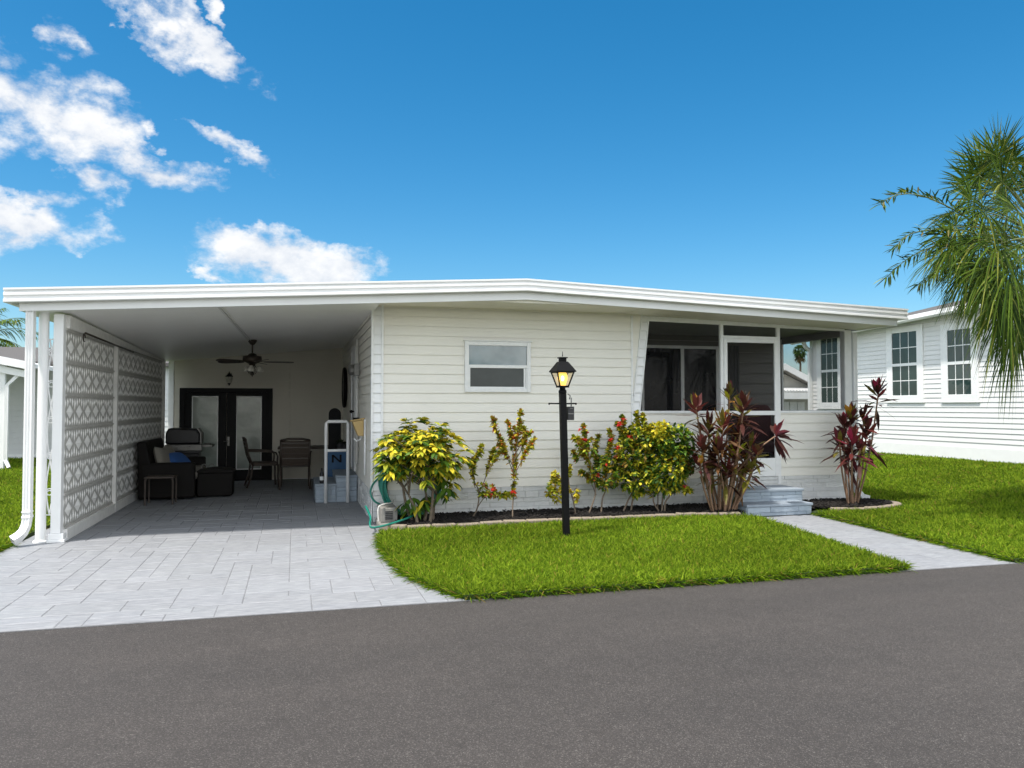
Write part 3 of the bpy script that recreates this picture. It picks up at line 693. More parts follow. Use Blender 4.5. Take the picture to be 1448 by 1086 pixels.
# ================================================================ decorative screen wall beside the carport
XS = -2.50
SW = empty('decorative_screen_wall', (XS, 12.9, 0), 'painted white screen wall of diamond relief blocks along the carport', 'screen wall')
BZ, ROWS, BS = .14, 6, .372
def block_panel(y0, y1):
    n = max(1, round((y1-y0)/BS)); w = (y1-y0)/n; b = MB(); X0 = XS
    def P(s, z, nn): return (X0+nn, y0+s, z)
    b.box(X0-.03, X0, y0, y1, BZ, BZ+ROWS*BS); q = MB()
    for r in range(ROWS):
        zz = BZ+r*BS
        for c in range(n):
            s0 = c*w
            def lens(sc, z0, z1, hw, pk, zc=None):
                zc = (z0+z1)/2 if zc is None else zc
                V = [P(s0+sc*w, zz+z0*BS, .001), P(s0+(sc+hw)*w, zz+zc*BS, .001), P(s0+sc*w, zz+z1*BS, .001), P(s0+(sc-hw)*w, zz+zc*BS, .001), P(s0+sc*w, zz+zc*BS, pk)]
                q.add(V, [(0, 1, 4), (1, 2, 4), (2, 3, 4), (3, 0, 4)])
            lens(.5, .28, .72, .37, .026)
            for sc, z1 in ((.0, .46), (.25, .36), (.5, .25), (.75, .36)):
                lens(sc, .07, z1, .062, .012, .06+(z1-.05)*.45); lens(sc, 1-z1, .93, .062, .012, .95-(z1-.05)*.45)
            # raised mitred frame round the diamond
            for sg in ():
                for zg in (-1, 1):
                    a0 = (.5+sg*.45, .5); a1 = (.5, .5+zg*.28)
                    b.bar(P(s0+a0[0]*w, zz+a0[1]*BS, .008), P(s0+a1[0]*w, zz+a1[1]*BS, .008), .014, .014)
    for r in range(ROWS+1):
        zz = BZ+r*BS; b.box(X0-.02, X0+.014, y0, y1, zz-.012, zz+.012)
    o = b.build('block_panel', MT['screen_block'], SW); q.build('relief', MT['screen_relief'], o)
yA, yM, yE = 9.80, 12.25, 16.40
block_panel(yA, yM-.04); block_panel(yM+.04, yE-.05)
b = MB(); b.box(XS-.05, XS+.045, yA, yE, 0, BZ-.013); b.build('base_rail', MT['screen_frame'], SW, bevel=.005)
ZH = BZ+ROWS*BS+.013
b = MB(); b.prism([(yA, ZH), (yE, ZH), (yE, 2.405), (yA, 2.53)], 'x', XS-.04, XS+.04); b.build('header', MT['screen_frame'], SW)
for y, w in ((yM, .08), (yE, .10)):
    b = MB(); b.box(XS-.05, XS+.05, y-w/2, y+w/2, 0, 2.41); b.build('post', MT['screen_frame'], SW, bevel=.006)
b = MB(); b.box(XS-.095, XS+.005, yA-.12, yA-.001, .10, 2.53); cl = b.build('column', MT['white'], SW, bevel=.006)
b = MB(); b.box(XS-.125, XS+.055, yA-.15, yA+.02, .002, .035); b.box(XS-.112, XS+.04, yA-.137, yA+.012, .035, .10); b.build('plinth', MT['white'], cl, bevel=.006)
# scrolled ironwork between the round post and the column
b = MB(); xa_, xb_ = POSTX+.05, XS-.09; yy = (POSTY+yA-.06)/2
def wavy(ph, A, z0, z1, n=40):
    xm = (xa_+xb_)/2; return [(xm+A*math.sin(ph+(z-z0)*5.2), yy, z) for z in np.linspace(z0, z1, n)]
A = max(.03, (xb_-xa_)/2)
b.tube(wavy(0, A, .3, 2.25), .008, 6); b.tube(wavy(math.pi, A, .3, 2.25), .008, 6)
for zc in (.55, .95, 1.35, 1.75, 2.1):
    for sg in (-1, 1):
        b.tube([((xa_+xb_)/2+sg*(.018+.028*(1-t))*math.cos(t*9), yy, zc+(.018+.028*(1-t))*math.sin(t*9)) for t in np.linspace(0, 1, 18)], .006, 5)
for zc in (.3, 2.25): b.bar((xa_-.03, yy, zc), (xb_+.03, yy, zc), .012)
b.build('iron_scroll', MT['white'], SW, smooth=True)
# curled iron bracket and pipe under the ceiling by the screen
h0 = atx(127, 477, XS+.08); 
b = MB(); b.tube([(XS+.09, h0.y-.3+.045*math.cos(t), h0.z-.03+.045*math.sin(t)) for t in np.linspace(0, 5, 18)], .008, 6)
b.tube([(XS+.09, h0.y-.25, h0.z+.03), (XS+.09, h0.y+2.6, h0.z-.01)], .012, 6); b.build('iron_rod', MT['bronze'], SW, smooth=True)
# ================================================================ things in the carport
def thing(name, loc, label, cat, group=None, rz=0.0):
    LOCAL[0] = True
    return empty(name, loc, label, cat, group, rz)
def done(): LOCAL[0] = False
# --- loveseat (local: front faces +x, width along y)
p = gnd(193, 708); q = gnd(267, 707)
T = thing('wicker_loveseat', (-2.40, 13.55, 0), 'dark wicker loveseat with pale cushions against the white screen wall', 'loveseat')
wick = simple('dark_brown_wicker', (.0065, .005, .004), .6, .35, 120, bumps=.7, bscale=220, spec=.2)
Wd, Dp = 1.62, .84
b = MB(); b.box(.02, Dp, .0, .13, .03, .60); b.build('arm', wick, T, bevel=.03)
b = MB(); b.box(.02, Dp, Wd-.13, Wd, .03, .60); b.build('arm', wick, T, bevel=.03)
b = MB(); b.prism([(.0, .03), (.2, .03), (.2, .5), (.10, .95), (-.03, .93), (-.01, .5)], 'y', 0.005, Wd-.005); b.v = [(x, y, z+.035*math.sin(math.pi*y/Wd) if z > .9 else z) for x, y, z in b.v]; b.build('backrest', wick, T, bevel=.025)
b = MB(); b.box(.2, Dp-.02, .131, Wd-.131, .03, .30); b.build('seat_base', wick, T, bevel=.015)
for k in range(2):
    y0 = .135+k*.678; b = MB(); b.box(.19, Dp+.01, y0, y0+.67, .302, .45); b.build('seat_cushion', MT['cushion'], T, bevel=.045)
done()
def pillow(name, loc, rot, size, m, label):
    n = 14; b = MB(); V = []; w, h, t = size
    for sg in (1, -1):
        for j in range(n+1):
            for i in range(n+1):
                x, y = i/n*2-1, j/n*2-1; e = (1-x**4)*(1-y**4); pin = 1-.10*(abs(x)*abs(y))
                V.append((x*w/2*(1-.06*(1-y*y)*0+0)*pin, sg*t/2*(max(e, 0)**.55), y*h/2*pin))
    m_ = n+1; F = []
    for s in range(2):
        for j in range(n):
            for i in range(n): F.append(tuple(s*m_*m_+k for k in (j*m_+i, j*m_+i+1, (j+1)*m_+i+1, (j+1)*m_+i)))
    b.add(V, F); LOCAL[0] = True; o = b.build(name, m, None, smooth=True); LOCAL[0] = False
    o.location = loc; o.rotation_euler = rot; tag(o, label, 'pillow'); return o
pillow('throw_pillow', (-2.10, 13.98, .62), (R(-22), R(14), R(70)), (.44, .44, .15), MT['pillow'], 'pale grey throw pillow leaning at the near end of the wicker loveseat')
pillow('throw_pillow', (-2.07, 14.52, .63), (R(-25), R(-16), R(85)), (.44, .44, .15), MT['pillow'], 'darker grey throw pillow behind the blue pillow on the loveseat')
pillow('throw_pillow', (-1.90, 14.22, .60), (R(-50), R(0), R(62)), (.46, .34, .14), MT['blue_fabric'], 'blue throw pillow lying on the wicker loveseat')
# --- side table
T = thing('side_table', (-2.02, 13.12, 0), 'small brown metal side table in front of the loveseat arm', 'side table')
b = MB(); b.box(-.19, .23, -.19, .19, .40, .43); b.build('table_top', MT['chair_metal'], T, bevel=.01)
for sx in (-.175, .215):
    for sy in (-.17, .17):
        b = MB(); b.tube([(sx, sy, .01), (sx, sy, .36), (sx*.94, sy*.97, .401)], .014, 8); b.lathe([(.02, 0), (.018, .012)], (sx, sy, 0), 8); b.build('leg', MT['chair_metal'], T)
done()
# --- ottoman
T = thing('wicker_ottoman', (-1.28, 14.05, 0), 'dark wicker ottoman with rounded lid beside the loveseat', 'ottoman')
b = MB(); b.prism([(-.27, .02), (.27, .02), (.285, .40), (-.285, .40)], 'y', -.24, .24); b.build('base', wick, T, bevel=.015)
b = MB(); b.prism([(-.30, .402)]+[(-.30+.6*i/10, .43+.045*math.sin(math.pi*i/10)) for i in range(11)]+[(.30, .402)], 'y', -.255, .255); b.build('lid', wick, T, bevel=.008)
b = MB()
for dx in (-.06, .06): b.tube([(-.16+dx+.045*math.cos(t), .24, .47+.045*math.sin(t)) for t in np.linspace(0, 2*math.pi, 17)[:-1]], .012, 6, closed=True)
b.build('handle', MT['steel'], T, smooth=True)
done()
# --- barbecue grill
T = thing('barbecue_grill', (-2.03, 15.95, 0), 'black barbecue grill with silver side shelf behind the loveseat', 'grill')
b = MB(); b.prism([(-.30, .80), (.30, .80), (.30, .98), (.24, 1.08), (-.25, 1.10), (-.30, 1.0)], 'y', -.24, .24); b.build('lid', MT['grill'], T, bevel=.03)
b = MB(); b.prism([(.245, 1.085), (.305, .985), (.305, .80), (.325, .80), (.325, .99), (.262, 1.098)], 'y', -.20, .20); b.build('lid_handle', MT['steel'], T)
b = MB(); b.box(-.30, .30, -.25, .25, .62, .795); b.build('firebox', MT['grill'], T, bevel=.01)
b = MB(); b.box(-.30, .34, -.30, -.255, .68, .79); b.lathe([(.03, 0), (.026, .03)], (-.1, -.30, .735), 14, Matrix.Rotation(HALF, 4, 'X')); b.lathe([(.03, 0), (.026, .03)], (.12, -.30, .735), 14, Matrix.Rotation(HALF, 4, 'X')); b.build('control_panel', MT['steel'], T, bevel=.006)
b = MB(); b.box(.345, .52, -.24, .22, .74, .78); b.lathe([(.07, .0), (.07, .02), (.05, .03)], (.43, -.1, .78), 18); b.build('side_shelf', MT['steel'], T, bevel=.006)
b = MB(); b.box(-.28, .28, -.22, .22, .12, .615); b.build('cabinet', MT['grill'], T, bevel=.006)
for sx in (-.24, .24):
    b = MB(); b.lathe([(.07, -.02), (.075, 0), (.07, .02)], (sx, 0, .075), 18, Matrix.Rotation(HALF, 4, 'X')); b.build('wheel', MT['rubber'], T)
done()
# --- patio dining set
T = thing('patio_dining_table', (.10, 15.65, 0), 'brown metal patio dining table behind the chairs', 'table')
b = MB(); b.box(-.42, .62, -.45, .45, .70, .73); b.build('table_top', MT['chair_metal'], T, bevel=.012)
for sx in (-.36, .56):
    for sy in (-.38, .38):
        b = MB(); b.bar((sx, sy, 0), (sx, sy, .70), .045); b.build('leg', MT['chair_metal'], T, bevel=.006)
done()
def patio_chair(loc, rz, label):
    T = thing('patio_chair', loc, label, 'chair', 'brown patio dining chairs', rz)
    # local: sitter faces +y; back at -y
    b = MB()
    for sg in (-1, 1):
        b.tube([(sg*.25, -.16, .40), (sg*.25, -.24, .60), (sg*.25, -.30, .90)], .019, 8)
    b.tube([(-.25, -.30, .89), (-.12, -.315, .915), (.12, -.315, .915), (.25, -.30, .89)], .022, 8); b.build('back_frame', MT['chair_metal'], T, smooth=True)
    b = MB(); V = []
    for i in range(9):
        t = i/8; y = -.17-.12*t-.02*math.sin(math.pi*t); z = .46+.42*t
        V += [(-.235, y, z), (.235, y, z), (.235, y-.008, z), (-.235, y-.008, z)]
    F = [(4*i, 4*i+1, 4*i+5, 4*i+4) for i in range(8)]+[(4*i+2, 4*i+3, 4*i+7, 4*i+6) for i in range(8)]
    b.add(V, F); b.build('backrest', MT['sling'], T)
    b = MB()
    for z in (.56, .66, .76, .84): b.bar((-.235, -.19-.12*(z-.46)/.42, z), (.235, -.19-.12*(z-.46)/.42, z), .012, .02)
    b.build('back_slats', MT['chair_metal'], T)
    b = MB(); b.box(-.255, .255, -.18, .30, .40, .425); b.build('seat_frame', MT['chair_metal'], T, bevel=.008)
    b = MB(); b.box(-.24, .24, -.17, .29, .426, .46); b.build('seat', MT['sling'], T, bevel=.012)
    for sg in (-1, 1):
        b = MB(); b.tube([(sg*.27, -.26, .68), (sg*.285, -.10, .675), (sg*.285, .12, .665), (sg*.275, .24, .64), (sg*.27, .27, .58), (sg*.265, .26, .41)], .016, 8); b.build('arm', MT['chair_metal'], T, smooth=True)
        b = MB(); b.tube([(sg*.25, -.17, .41), (sg*.255, -.20, .20), (sg*.265, -.27, .0)], .018, 8); b.build('leg', MT['chair_metal'], T, smooth=True)
        b = MB(); b.tube([(sg*.25, .28, .41), (sg*.25, .28, .20), (sg*.255, .30, .0)], .018, 8); b.build('leg', MT['chair_metal'], T, smooth=True)
    done(); return T
patio_chair((.0, 14.95, 0), 0.0, 'brown patio chair with its slatted back to the driveway, beside the steps')
patio_chair((-.62, 15.45, 0), R(-82), 'brown patio chair seen side-on in front of the black double doors')
# --- ceiling fan
fp = at(357, 489, 13.7); fz = ceil_z(fp.x, 13.7)
T = thing('ceiling_fan', (fp.x, 13.7, fz), 'dark bronze ceiling fan with five blades and glass light under the carport ceiling', 'ceiling fan')
b = MB(); b.lathe([(.075, -.002), (.07, -.03), (.035, -.075), (.014, -.085)], n=20); b.build('ceiling_canopy', MT['bronze'], T, smooth=True)
b = MB(); b.lathe([(.013, -.08), (.013, -.23)], n=12); b.build('downrod', MT['bronze'], T)
b = MB(); b.lathe([(.02, -.22), (.06, -.235), (.075, -.26), (.15, -.275), (.155, -.33), (.15, -.355), (.09, -.385), (.06, -.40)], n=28); b.build('motor', MT['bronze'], T, smooth=True)
for k in range(5):
    a = R(3+72*k); M = Matrix.Rotation(a, 4, 'Z')
    b = MB(); M2 = M @ Matrix.Translation((.18, 0, -.365)) @ Matrix.Rotation(R(11), 4, 'X')
    poly = [(0, -.03), (.06, -.05), (.16, -.062), (.40, -.068), (.47, -.055), (.49, -.02), (.49, .02), (.47, .055), (.40, .068), (.16, .062), (.06, .05), (0, .03)]
    b.prism(poly, 'z', -.004, .004); b.v = [tuple(M2 @ Vector(v)) for v in b.v]; bl = b.build('blade', MT['fan_blade'], T)
    b = MB(); b.bar(M @ Vector((.10, 0, -.355)), M @ Vector((.26, 0, -.372)), .03, .008); b.build('blade_iron', MT['bronze'], bl)
b = MB(); b.lathe([(.05, -.40), (.05, -.43), (.02, -.44), (.02, -.56), (.035, -.575), (.012, -.60), (.004, -.62)], n=18)
for k in range(4):
    a = R(30+90*k); b.tube([(.03*math.cos(a), .03*math.sin(a), -.41), (.10*math.cos(a), .10*math.sin(a), -.50), (.05*math.cos(a), .05*math.sin(a), -.57)], .006, 6)
lk = b.build('light_kit', MT['bronze'], T, smooth=True)
for k in range(3):
    a = R(20+120*k); c = (.115*math.cos(a), .115*math.sin(a), 0)
    b = MB(); b.lathe([(.025, -.43), (.04, -.445), (.062, -.49), (.07, -.53), (.068, -.532), (.055, -.49), (.03, -.45)], c, 16); b.build('glass_shade', MT['frost_lamp'], lk, smooth=True)
done()
# --- wall lantern on the back wall
wl = at(324.5, 535, YB-.05)
def wall_lantern(loc, rz, label):
    T = thing('wall_lantern', loc, label, 'wall lamp', None, rz)
    b = MB(); b.box(-.04, .04, -.012, .0, -.08, .10); b.tube([(0, 0, .06), (0, -.06, .11), (0, -.10, .08)], .009, 8); b.build('bracket', MT['black'], T)
    b = MB(); b.lathe([(.03, -.10), (.062, -.03), (.064, .03)], (0, -.10, 0), 8); b.build('glass', MT['frost_lamp'], T)
    b = MB(); b.lathe([(.078, .03), (.05, .065), (.02, .085), (.008, .12), (.003, .14)], (0, -.10, 0), 8); b.build('cap', MT['black'], T)
    b = MB(); b.lathe([(.006, -.15), (.014, -.13), (.034, -.10)], (0, -.10, 0), 8); b.build('finial', MT['black'], T)
    done(); return T
wall_lantern((wl.x, YB-.016, wl.z), 0, 'small black wall lantern above the black double doors')
# --- round wall ornament on the side wall
oz = at(483, 548, 15.6)
T = thing('wall_ornament', (XL-.03, 15.6, oz.z), 'large round black ornament hanging on the carport side wall', 'wall ornament')
b = MB(); b.tube([(-.02, .37*math.cos(t), .37*math.sin(t)) for t in np.linspace(0, 2*math.pi, 33)[:-1]], .03, 8, closed=True); b.build('rim', MT['black'], T, smooth=True)
b = MB(); b.lathe([(.35, 0), (.35, .03), (.10, .045), (.09, .05)], n=28, M=Matrix.Rotation(-HALF, 4, 'Y')); b.build('disc', MT['rubber'], T)
done()
# --- tall narrow dark board leaning beside the steps
bb = at(473.5, 577, 14.55)
T = thing('tall_board', (bb.x, 14.55, 0), 'tall narrow dark board with rounded top standing by the side wall', 'board')
b = MB(); pts = [(-.11, .04), (.11, .04)]+[(.11*math.cos(t), bb.z-.11+.11*math.sin(t)) for t in np.linspace(0, math.pi, 12)]
b.prism(pts, 'y', -.02, .02); b.build('panel', MT['black'], T, bevel=.004)
b = MB(); b.box(-.14, .14, -.10, .10, 0, .039); b.build('foot', MT['rubber'], T, bevel=.005)
done()
# --- side steps with handrail
ST = thing('side_steps', (XL, 12.6, 0), 'blue grey ledgestone steps up to the side door in the carport', 'steps')
xl, xm = gnd(446.5, 710).x-XL, at(476, 690, 12.62).x-XL
z1_, z2_ = at(460, 684, 12.62).z, at(490, 672, 12.62).z
b = MB()
def stone_block(T, x0, x1, y0, y1, z0, z1, seed):
    """ledgestone faces on front (-y) and left (-x) of a block with a tread on top"""
    b = stone_mb(x1-x0, z0, z1-.035, seed, dep=.012); place(b, (x0, y0, 0), 0)
    c = stone_mb(y1-y0, z0, z1-.035, seed+50, dep=.012); place(c, (x0, y1, 0), -HALF)
    d = stone_mb(y1-y0, z0, z1-.035, seed+90, dep=.012); place(d, (x1, y0, 0), HALF)
    for e in (c, d): b.add(e.v, e.f); b.c[-len(e.v):] = e.c
    o = b.build('riser', MT['stone_blue'], T, colattr=True)
    t = MB(); t.box(x0-.018, x1+.018, y0-.022, y1, z1-.0345, z1); t.build('tread', MT['tread'], T, bevel=.006)
stone_block(ST, xl, xm-.014, .0, 1.25, 0, z1_, 21); stone_block(ST, xm, -.024, .0, 1.25, 0, z2_, 22)
done()
T = thing('handrail', (XL, 12.5, 0), 'white pipe handrail frame standing at the carport side steps', 'handrail')
ra, rb = at(461, 620, 12.5).x-XL, at(492, 620, 12.5).x-XL; zt_, zm_ = at(475, 596, 12.5).z, at(475, 637, 12.5).z
b = MB(); b.tube([(ra, 0, .0), (ra, 0, zt_-.03), (ra+.03, 0, zt_), (rb-.03, 0, zt_), (rb, 0, zt_-.03), (rb, 0, .0)], .026, 10); b.build('frame', MT['white'], T, smooth=True)
b = MB(); b.tube([(ra, 0, zm_), (rb, 0, zm_)], .022, 10); b.build('crossbar', MT['white'], T, smooth=True)
done()
# --- blue panel with dark N shaped mark behind the rail
T = thing('blue_cabinet', (XL, 13.95, 0), 'blue panelled cabinet with a dark letter N, behind the white handrail', 'cabinet')
xa2, xb2 = at(462, 660, 13.95).x-XL, at(490, 660, 13.95).x-XL; zt2 = at(475, 637, 13.95).z
b = MB(); b.box(xa2, xb2, 0, .35, .02, zt2); cb = b.build('body', MT['blue_paint'], T, bevel=.008)
b = MB(); zz0, zz1 = at(475, 654, 13.95).z, at(475, 643, 13.95).z; a_, c_ = at(469, 650, 13.95).x-XL, at(483, 650, 13.95).x-XL
b.box(a_, a_+.035, -.008, -.0005, zz0, zz1); b.box(c_-.035, c_, -.008, -.0005, zz0, zz1); b.prism([(a_+.035, zz1), (a_+.035, zz1-.04), (c_-.035, zz0), (c_-.035, zz0+.04)], 'y', -.0075, -.0006); b.build('letter', MT['black'], T)
done()
T = thing('dark_bottle', (XL-.56, 12.70, z1_), 'small dark bottle with pale label on the lower carport step', 'bottle')
b = MB(); b.lathe([(.03, 0), (.033, .02), (.033, .14), (.014, .19), (.013, .24)], n=14); b.build('body', MT['rubber'], T, smooth=True)
b = MB(); b.lathe([(.0335, .05), (.0335, .11)], n=14); b.build('paper_label', MT['white'], T)
done()
# small dark pots on the cabinet
for k, (uu, sc) in enumerate(((481, 1.0), (487, .8))):
    pz = at(uu, 630, 14.1)
    T = thing('flower_pot', (pz.x, 14.12, zt2), ['dark flower pot on the blue cabinet, the larger of two', 'dark flower pot on the blue cabinet, the smaller one by the wall'][k], 'flower pot')
    b = MB(); b.lathe([(.05*sc, 0), (.07*sc, .12*sc), (.078*sc, .13*sc), (.06*sc, .13*sc)], n=16); b.build('pot', MT['rubber'], T)
    l = LB(); n = 30; d = RNG.normal(0, 1, (n, 3)); d[:, 2] = abs(d[:, 2])+.4
    l.leaves(np.tile([0, 0, .12*sc], (n, 1)), d, .12*sc, .03, (.02, .03, .012)); l.build('foliage', MT['leaf'], T)
    done()
# --- tan mail holder on the side wall near the corner
mp = atx(515, 604, XL-.05)
T = thing('mailbox', (XL-.02, 11.35, mp.z-.13), 'tan tapered mailbox with sloping lid on the carport side wall', 'mailbox')
b = MB(); b.prism([(-.015, 0), (-.09, .0), (-.17, .20), (-.015, .225)], 'y', -.13, .13); b.build('body', MT['tan'], T, bevel=.004)
b = MB(); b.prism([(-.002, .235), (-.20, .203), (-.20, .215), (-.002, .252)], 'y', -.14, .14); b.build('lid', MT['tan'], T, bevel=.003)
for y in (-.08, .08):
    b = MB(); b.tube([(-.03, y, 0), (-.06, y, -.06), (-.11, y, -.08), (-.14, y, -.04)], .006, 6); b.build('newspaper_hook', MT['white'], T, smooth=True)
done()
# ================================================================ front garden things
lp = gnd(801, 762, .03); lt = at(795.5, 556, lp.y)
T = thing('lamp_post', (lp.x, lp.y, .02), 'black square lamp post with a lit lantern standing on the front lawn', 'lamp post')
HL = lt.z-.02; lx = lt.x-lp.x
b = MB(); b.prism([(-.035, -.035), (.035, -.035), (.035, .035), (-.035, .035)], 'z', 0, HL); b.v = [(x+lx*z/HL, y, z) for x, y, z in b.v]; b.build('post', MT['black'], T, bevel=.006)
b = MB(); b.box(-.055, .055, -.055, .055, 0, .02); b.build('base_collar', MT['concrete'], T, bevel=.004)
zb_ = HL
b = MB(); b.lathe([(.035, 0), (.045, .01), (.045, .03), (.032, .05), (.032, .07), (.06, .085)], (lx, 0, zb_-.005), 16); b.build('fitter', MT['black'], T)
# lantern: turned a little, four tapered panes
RZ = R(2); h = at(795, 528, lp.y).z-at(795, 556, lp.y).z; z0_ = zb_+.075
b0, b1 = .050, .098
def cor(k, r, z): a = RZ+R(45+90*k); return Vector((lx+r*1.414*math.cos(a), r*1.414*math.sin(a), z))
LAN = MB()
for k in range(4): LAN.bar(cor(k, b0, z0_), cor(k, b1, z0_+h-.06), .013, .013)
for k in range(4):
    LAN.bar(cor(k, b0, z0_), cor(k+1, b0, z0_), .016); LAN.bar(cor(k, b1, z0_+h-.06), cor(k+1, b1, z0_+h-.06), .018)
LAN.lathe([(.075, z0_-.012), (.075, z0_-.002)], (lx, 0, 0), 16)
LT = LAN.build('lantern_frame', MT['black'], T)
for k in range(4):
    b = MB(); e = .004; b.add([cor(k, b0-e, z0_), cor(k+1, b0-e, z0_), cor(k+1, b1-e, z0_+h-.06), cor(k, b1-e, z0_+h-.06)], [(0, 1, 2, 3)]); b.build('pane', MT['lantern_glass'], LT)
zr = z0_+h-.05
b = MB()
def sq(r, z): return [cor(k, r, z) for k in range(4)]
V = sq(.118, zr-.01)+sq(.118, zr)+sq(.052, zr+.100)+sq(.046, zr+.106)+sq(.034, zr+.106)+sq(.034, zr+.142)+sq(.046, zr+.144)+sq(.046, zr+.156)
F = [tuple(range(3, -1, -1))]+[(4*i+k, 4*i+(k+1) % 4, 4*i+4+(k+1) % 4, 4*i+4+k) for i in range(7) for k in range(4)]+[tuple(28+k for k in range(4))]
b.add(V, F); b.lathe([(.006, zr+.164), (.003, zr+.22)], (lx, 0, 0), 8); b.build('lantern_roof', MT['black'], T)
b = MB(); b.lathe([(.012, z0_), (.036, z0_+.01), (.048, z0_+h*.25), (.058, z0_+h*.42), (.054, z0_+h*.58), (.036, z0_+h*.74), (.005, z0_+h*.80)], (lx, 0, 0), 18); BU = b.build('bulb', MT['bulb'], T, smooth=True)
b = MB(); zc_ = z0_+h*.40; pc_ = Vector((lx-.018, -.052, zc_)); b.lathe([(.003, -.030), (.013, -.024), (.019, 0), (.013, .024), (.003, .030)], pc_, 12); b.build('filament', MT['bulb_core'], T, smooth=True)
zbar = at(795, 571, lp.y).z-.02
b = MB(); b.tube([(lx-.155, 0, zbar), (lx-.14, 0, zbar+.004), (lx-.06, 0, zbar+.002), (lx+.06, 0, zbar+.002), (lx+.14, 0, zbar+.004), (lx+.155, 0, zbar)], .008, 8)
for sg in (-1, 1): b.lathe([(.004, -.013), (.013, 0), (.004, .013)], (lx+sg*.158, 0, zbar), 10)
b.build('crossbar', MT['black'], T, smooth=True)
bx = at(806.5, 584, lp.y)
b = MB(); b.box(bx.x-lp.x-.036, bx.x-lp.x+.036, -.03, .03, at(800, 594, lp.y).z-.02, at(800, 575, lp.y).z-.02); pb_ = b.build('power_box', MT['rubber'], T, bevel=.004)
zl = at(800, 585, lp.y).z-.02
b = MB(); b.box(bx.x-lp.x-.037, bx.x-lp.x+.037, -.032, -.0305, zl-.004, zl+.004); b.box(bx.x-lp.x-.015, bx.x-lp.x+.02, -.032, -.0305, zl+.055, zl+.060); b.build('trim', MT['steel'], pb_)
b = MB(); b.tube([(bx.x-lp.x-.01, .0, zbar+.05), (bx.x-lp.x+.0, 0, zbar+.09), (bx.x-lp.x-.03, 0, zbar+.11)], .006, 6); b.tube([(bx.x-lp.x+.01, .0, zl+.08), (bx.x-lp.x+.012, 0, zbar+.07)], .007, 6); b.build('wire_loop', MT['steel'], T, smooth=True)
done()
# --- front steps
x0s, x1s = gnd(1049, 729).x, gnd(1154.5, 728.5).x; ysf = gnd(1100, 729).y
zs1 = at(1100, 712.5, ysf).z; ys2 = ysf+.30; zs2 = at(1100, 692, ys2).z; x2s = at(1136, 700, ys2).x
T = thing('porch_steps', (x0s, ysf, 0), 'two blue grey ledgestone steps up to the screened porch door', 'steps')
stone_block(T, 0, x1s-x0s, 0, ys2-ysf+.02, 0, zs1, 31); stone_block(T, .12, x2s-x0s, ys2-ysf+.03, D-ysf-.03, 0, zs2, 33)
done()
# --- chair inside the porch, dark red
cp = at(1076, 640, 11.35)
T = thing('porch_chair', (cp.x, 11.35, FLR), 'dark maroon high backed chair inside the screened porch', 'chair')
b = MB(); b.prism([(-.30, .30), (.30, .30), (.30, .98), (.24, 1.06), (-.24, 1.06), (-.30, .98)], 'y', .12, .28); b.build('backrest', MT['maroon'], T, bevel=.04)
b = MB(); b.box(-.29, .29, -.34, .119, .28, .45); b.build('seat', MT['maroon'], T, bevel=.04)
for sg in (-1, 1):
    b = MB(); b.box(sg*.34-.045, sg*.34+.045, -.33, .25, .22, .62); b.build('arm', MT['maroon'], T, bevel=.03)
    for y in (-.28, .2): b = MB(); b.bar((sg*.27, y, 0), (sg*.27, y, .28), .045); b.build('leg', MT['black'], T)
done()
# --- garden hose on the wall by the corner, with its utility block
hc = at(580, 687, D-.06)
T = thing('garden_hose', (hc.x, D-.06, hc.z), 'coiled green garden hose hanging on the wall behind the yellow bush', 'hose')
b = MB(); r0 = .47; pts = []
rr_ = random.Random(3)
for i in range(9*40):
    t = i/40*2*math.pi; lay = i//40
    rad = r0-.012*lay+.012*math.sin(t*3+lay)
    pts.append((rad*math.cos(t)*.86-.02*math.sin(t), -.02-.012*(lay % 4)-.02*math.sin(t*2), rad*math.sin(t)*.80+.02*math.cos(lay)-.03*lay*(.5-.5*math.sin(t))*.3))
b.tube(pts, .0125, 8); b.build('coil', MT['hose'], T, smooth=True)
gp_ = [at(536, 705, 10.15), at(524, 690, 10.05), at(527, 672, 10.1), at(541, 660, 10.2)]
P = lambda u, v, Y: Vector(at(u, v, Y))-Vector((hc.x, D-.06, hc.z))
def smoothpts(c, n=8):
    o = []
    for i in range(len(c)-1):
        p0, p1, p2, p3 = c[max(0, i-1)], c[i], c[i+1], c[min(len(c)-1, i+2)]
        for k in range(n):
            t = k/n; o.append(.5*((2*p1)+(p2-p0)*t+(2*p0-5*p1+4*p2-p3)*t*t+(3*p1-p0-3*p2+p3)*t**3))
    return o+[c[-1]]
b = MB(); b.tube(smoothpts([P(597, 722, 9.75), P(575, 733, 9.55), P(548, 742, 9.4), P(527, 746, 9.32), P(523, 741, 9.36), P(524, 732, 9.5), P(519, 720, 9.7), P(517, 716, 9.8)]), .013, 8); b.build('hose_tail', MT['hose'], T, smooth=True)
b = MB(); b.tube(smoothpts([P(540, 672, 10.22), P(528, 684, 10.15), P(524, 697, 10.1), P(530, 709, 10.1), P(545, 716, 10.15)]), .0125, 8); b.build('hose_tail', MT['hose'], T, smooth=True)
b = MB(); b.box(-.14, .14, -.005, .055, .18, .30); b.box(-.16, .16, -.09, -.005, .27, .30); b.build('hanger', MT['white'], T, bevel=.006)
done()
u0 = at(519, 745, 9.75); u1 = at(556, 706, 9.75)
T = thing('utility_pedestal', (XL+.14, 9.78, 0), 'pale concrete utility pedestal at the front house corner', 'utility box')
b = MB(); b.box(-.11, .16, -.16, .40, 0, .07); b.build('base', MT['concrete'], T, bevel=.012)
b = MB(); b.box(-.085, .12, -.05, .40, .071, .25); bd = b.build('body', MT['concrete'], T, bevel=.01)
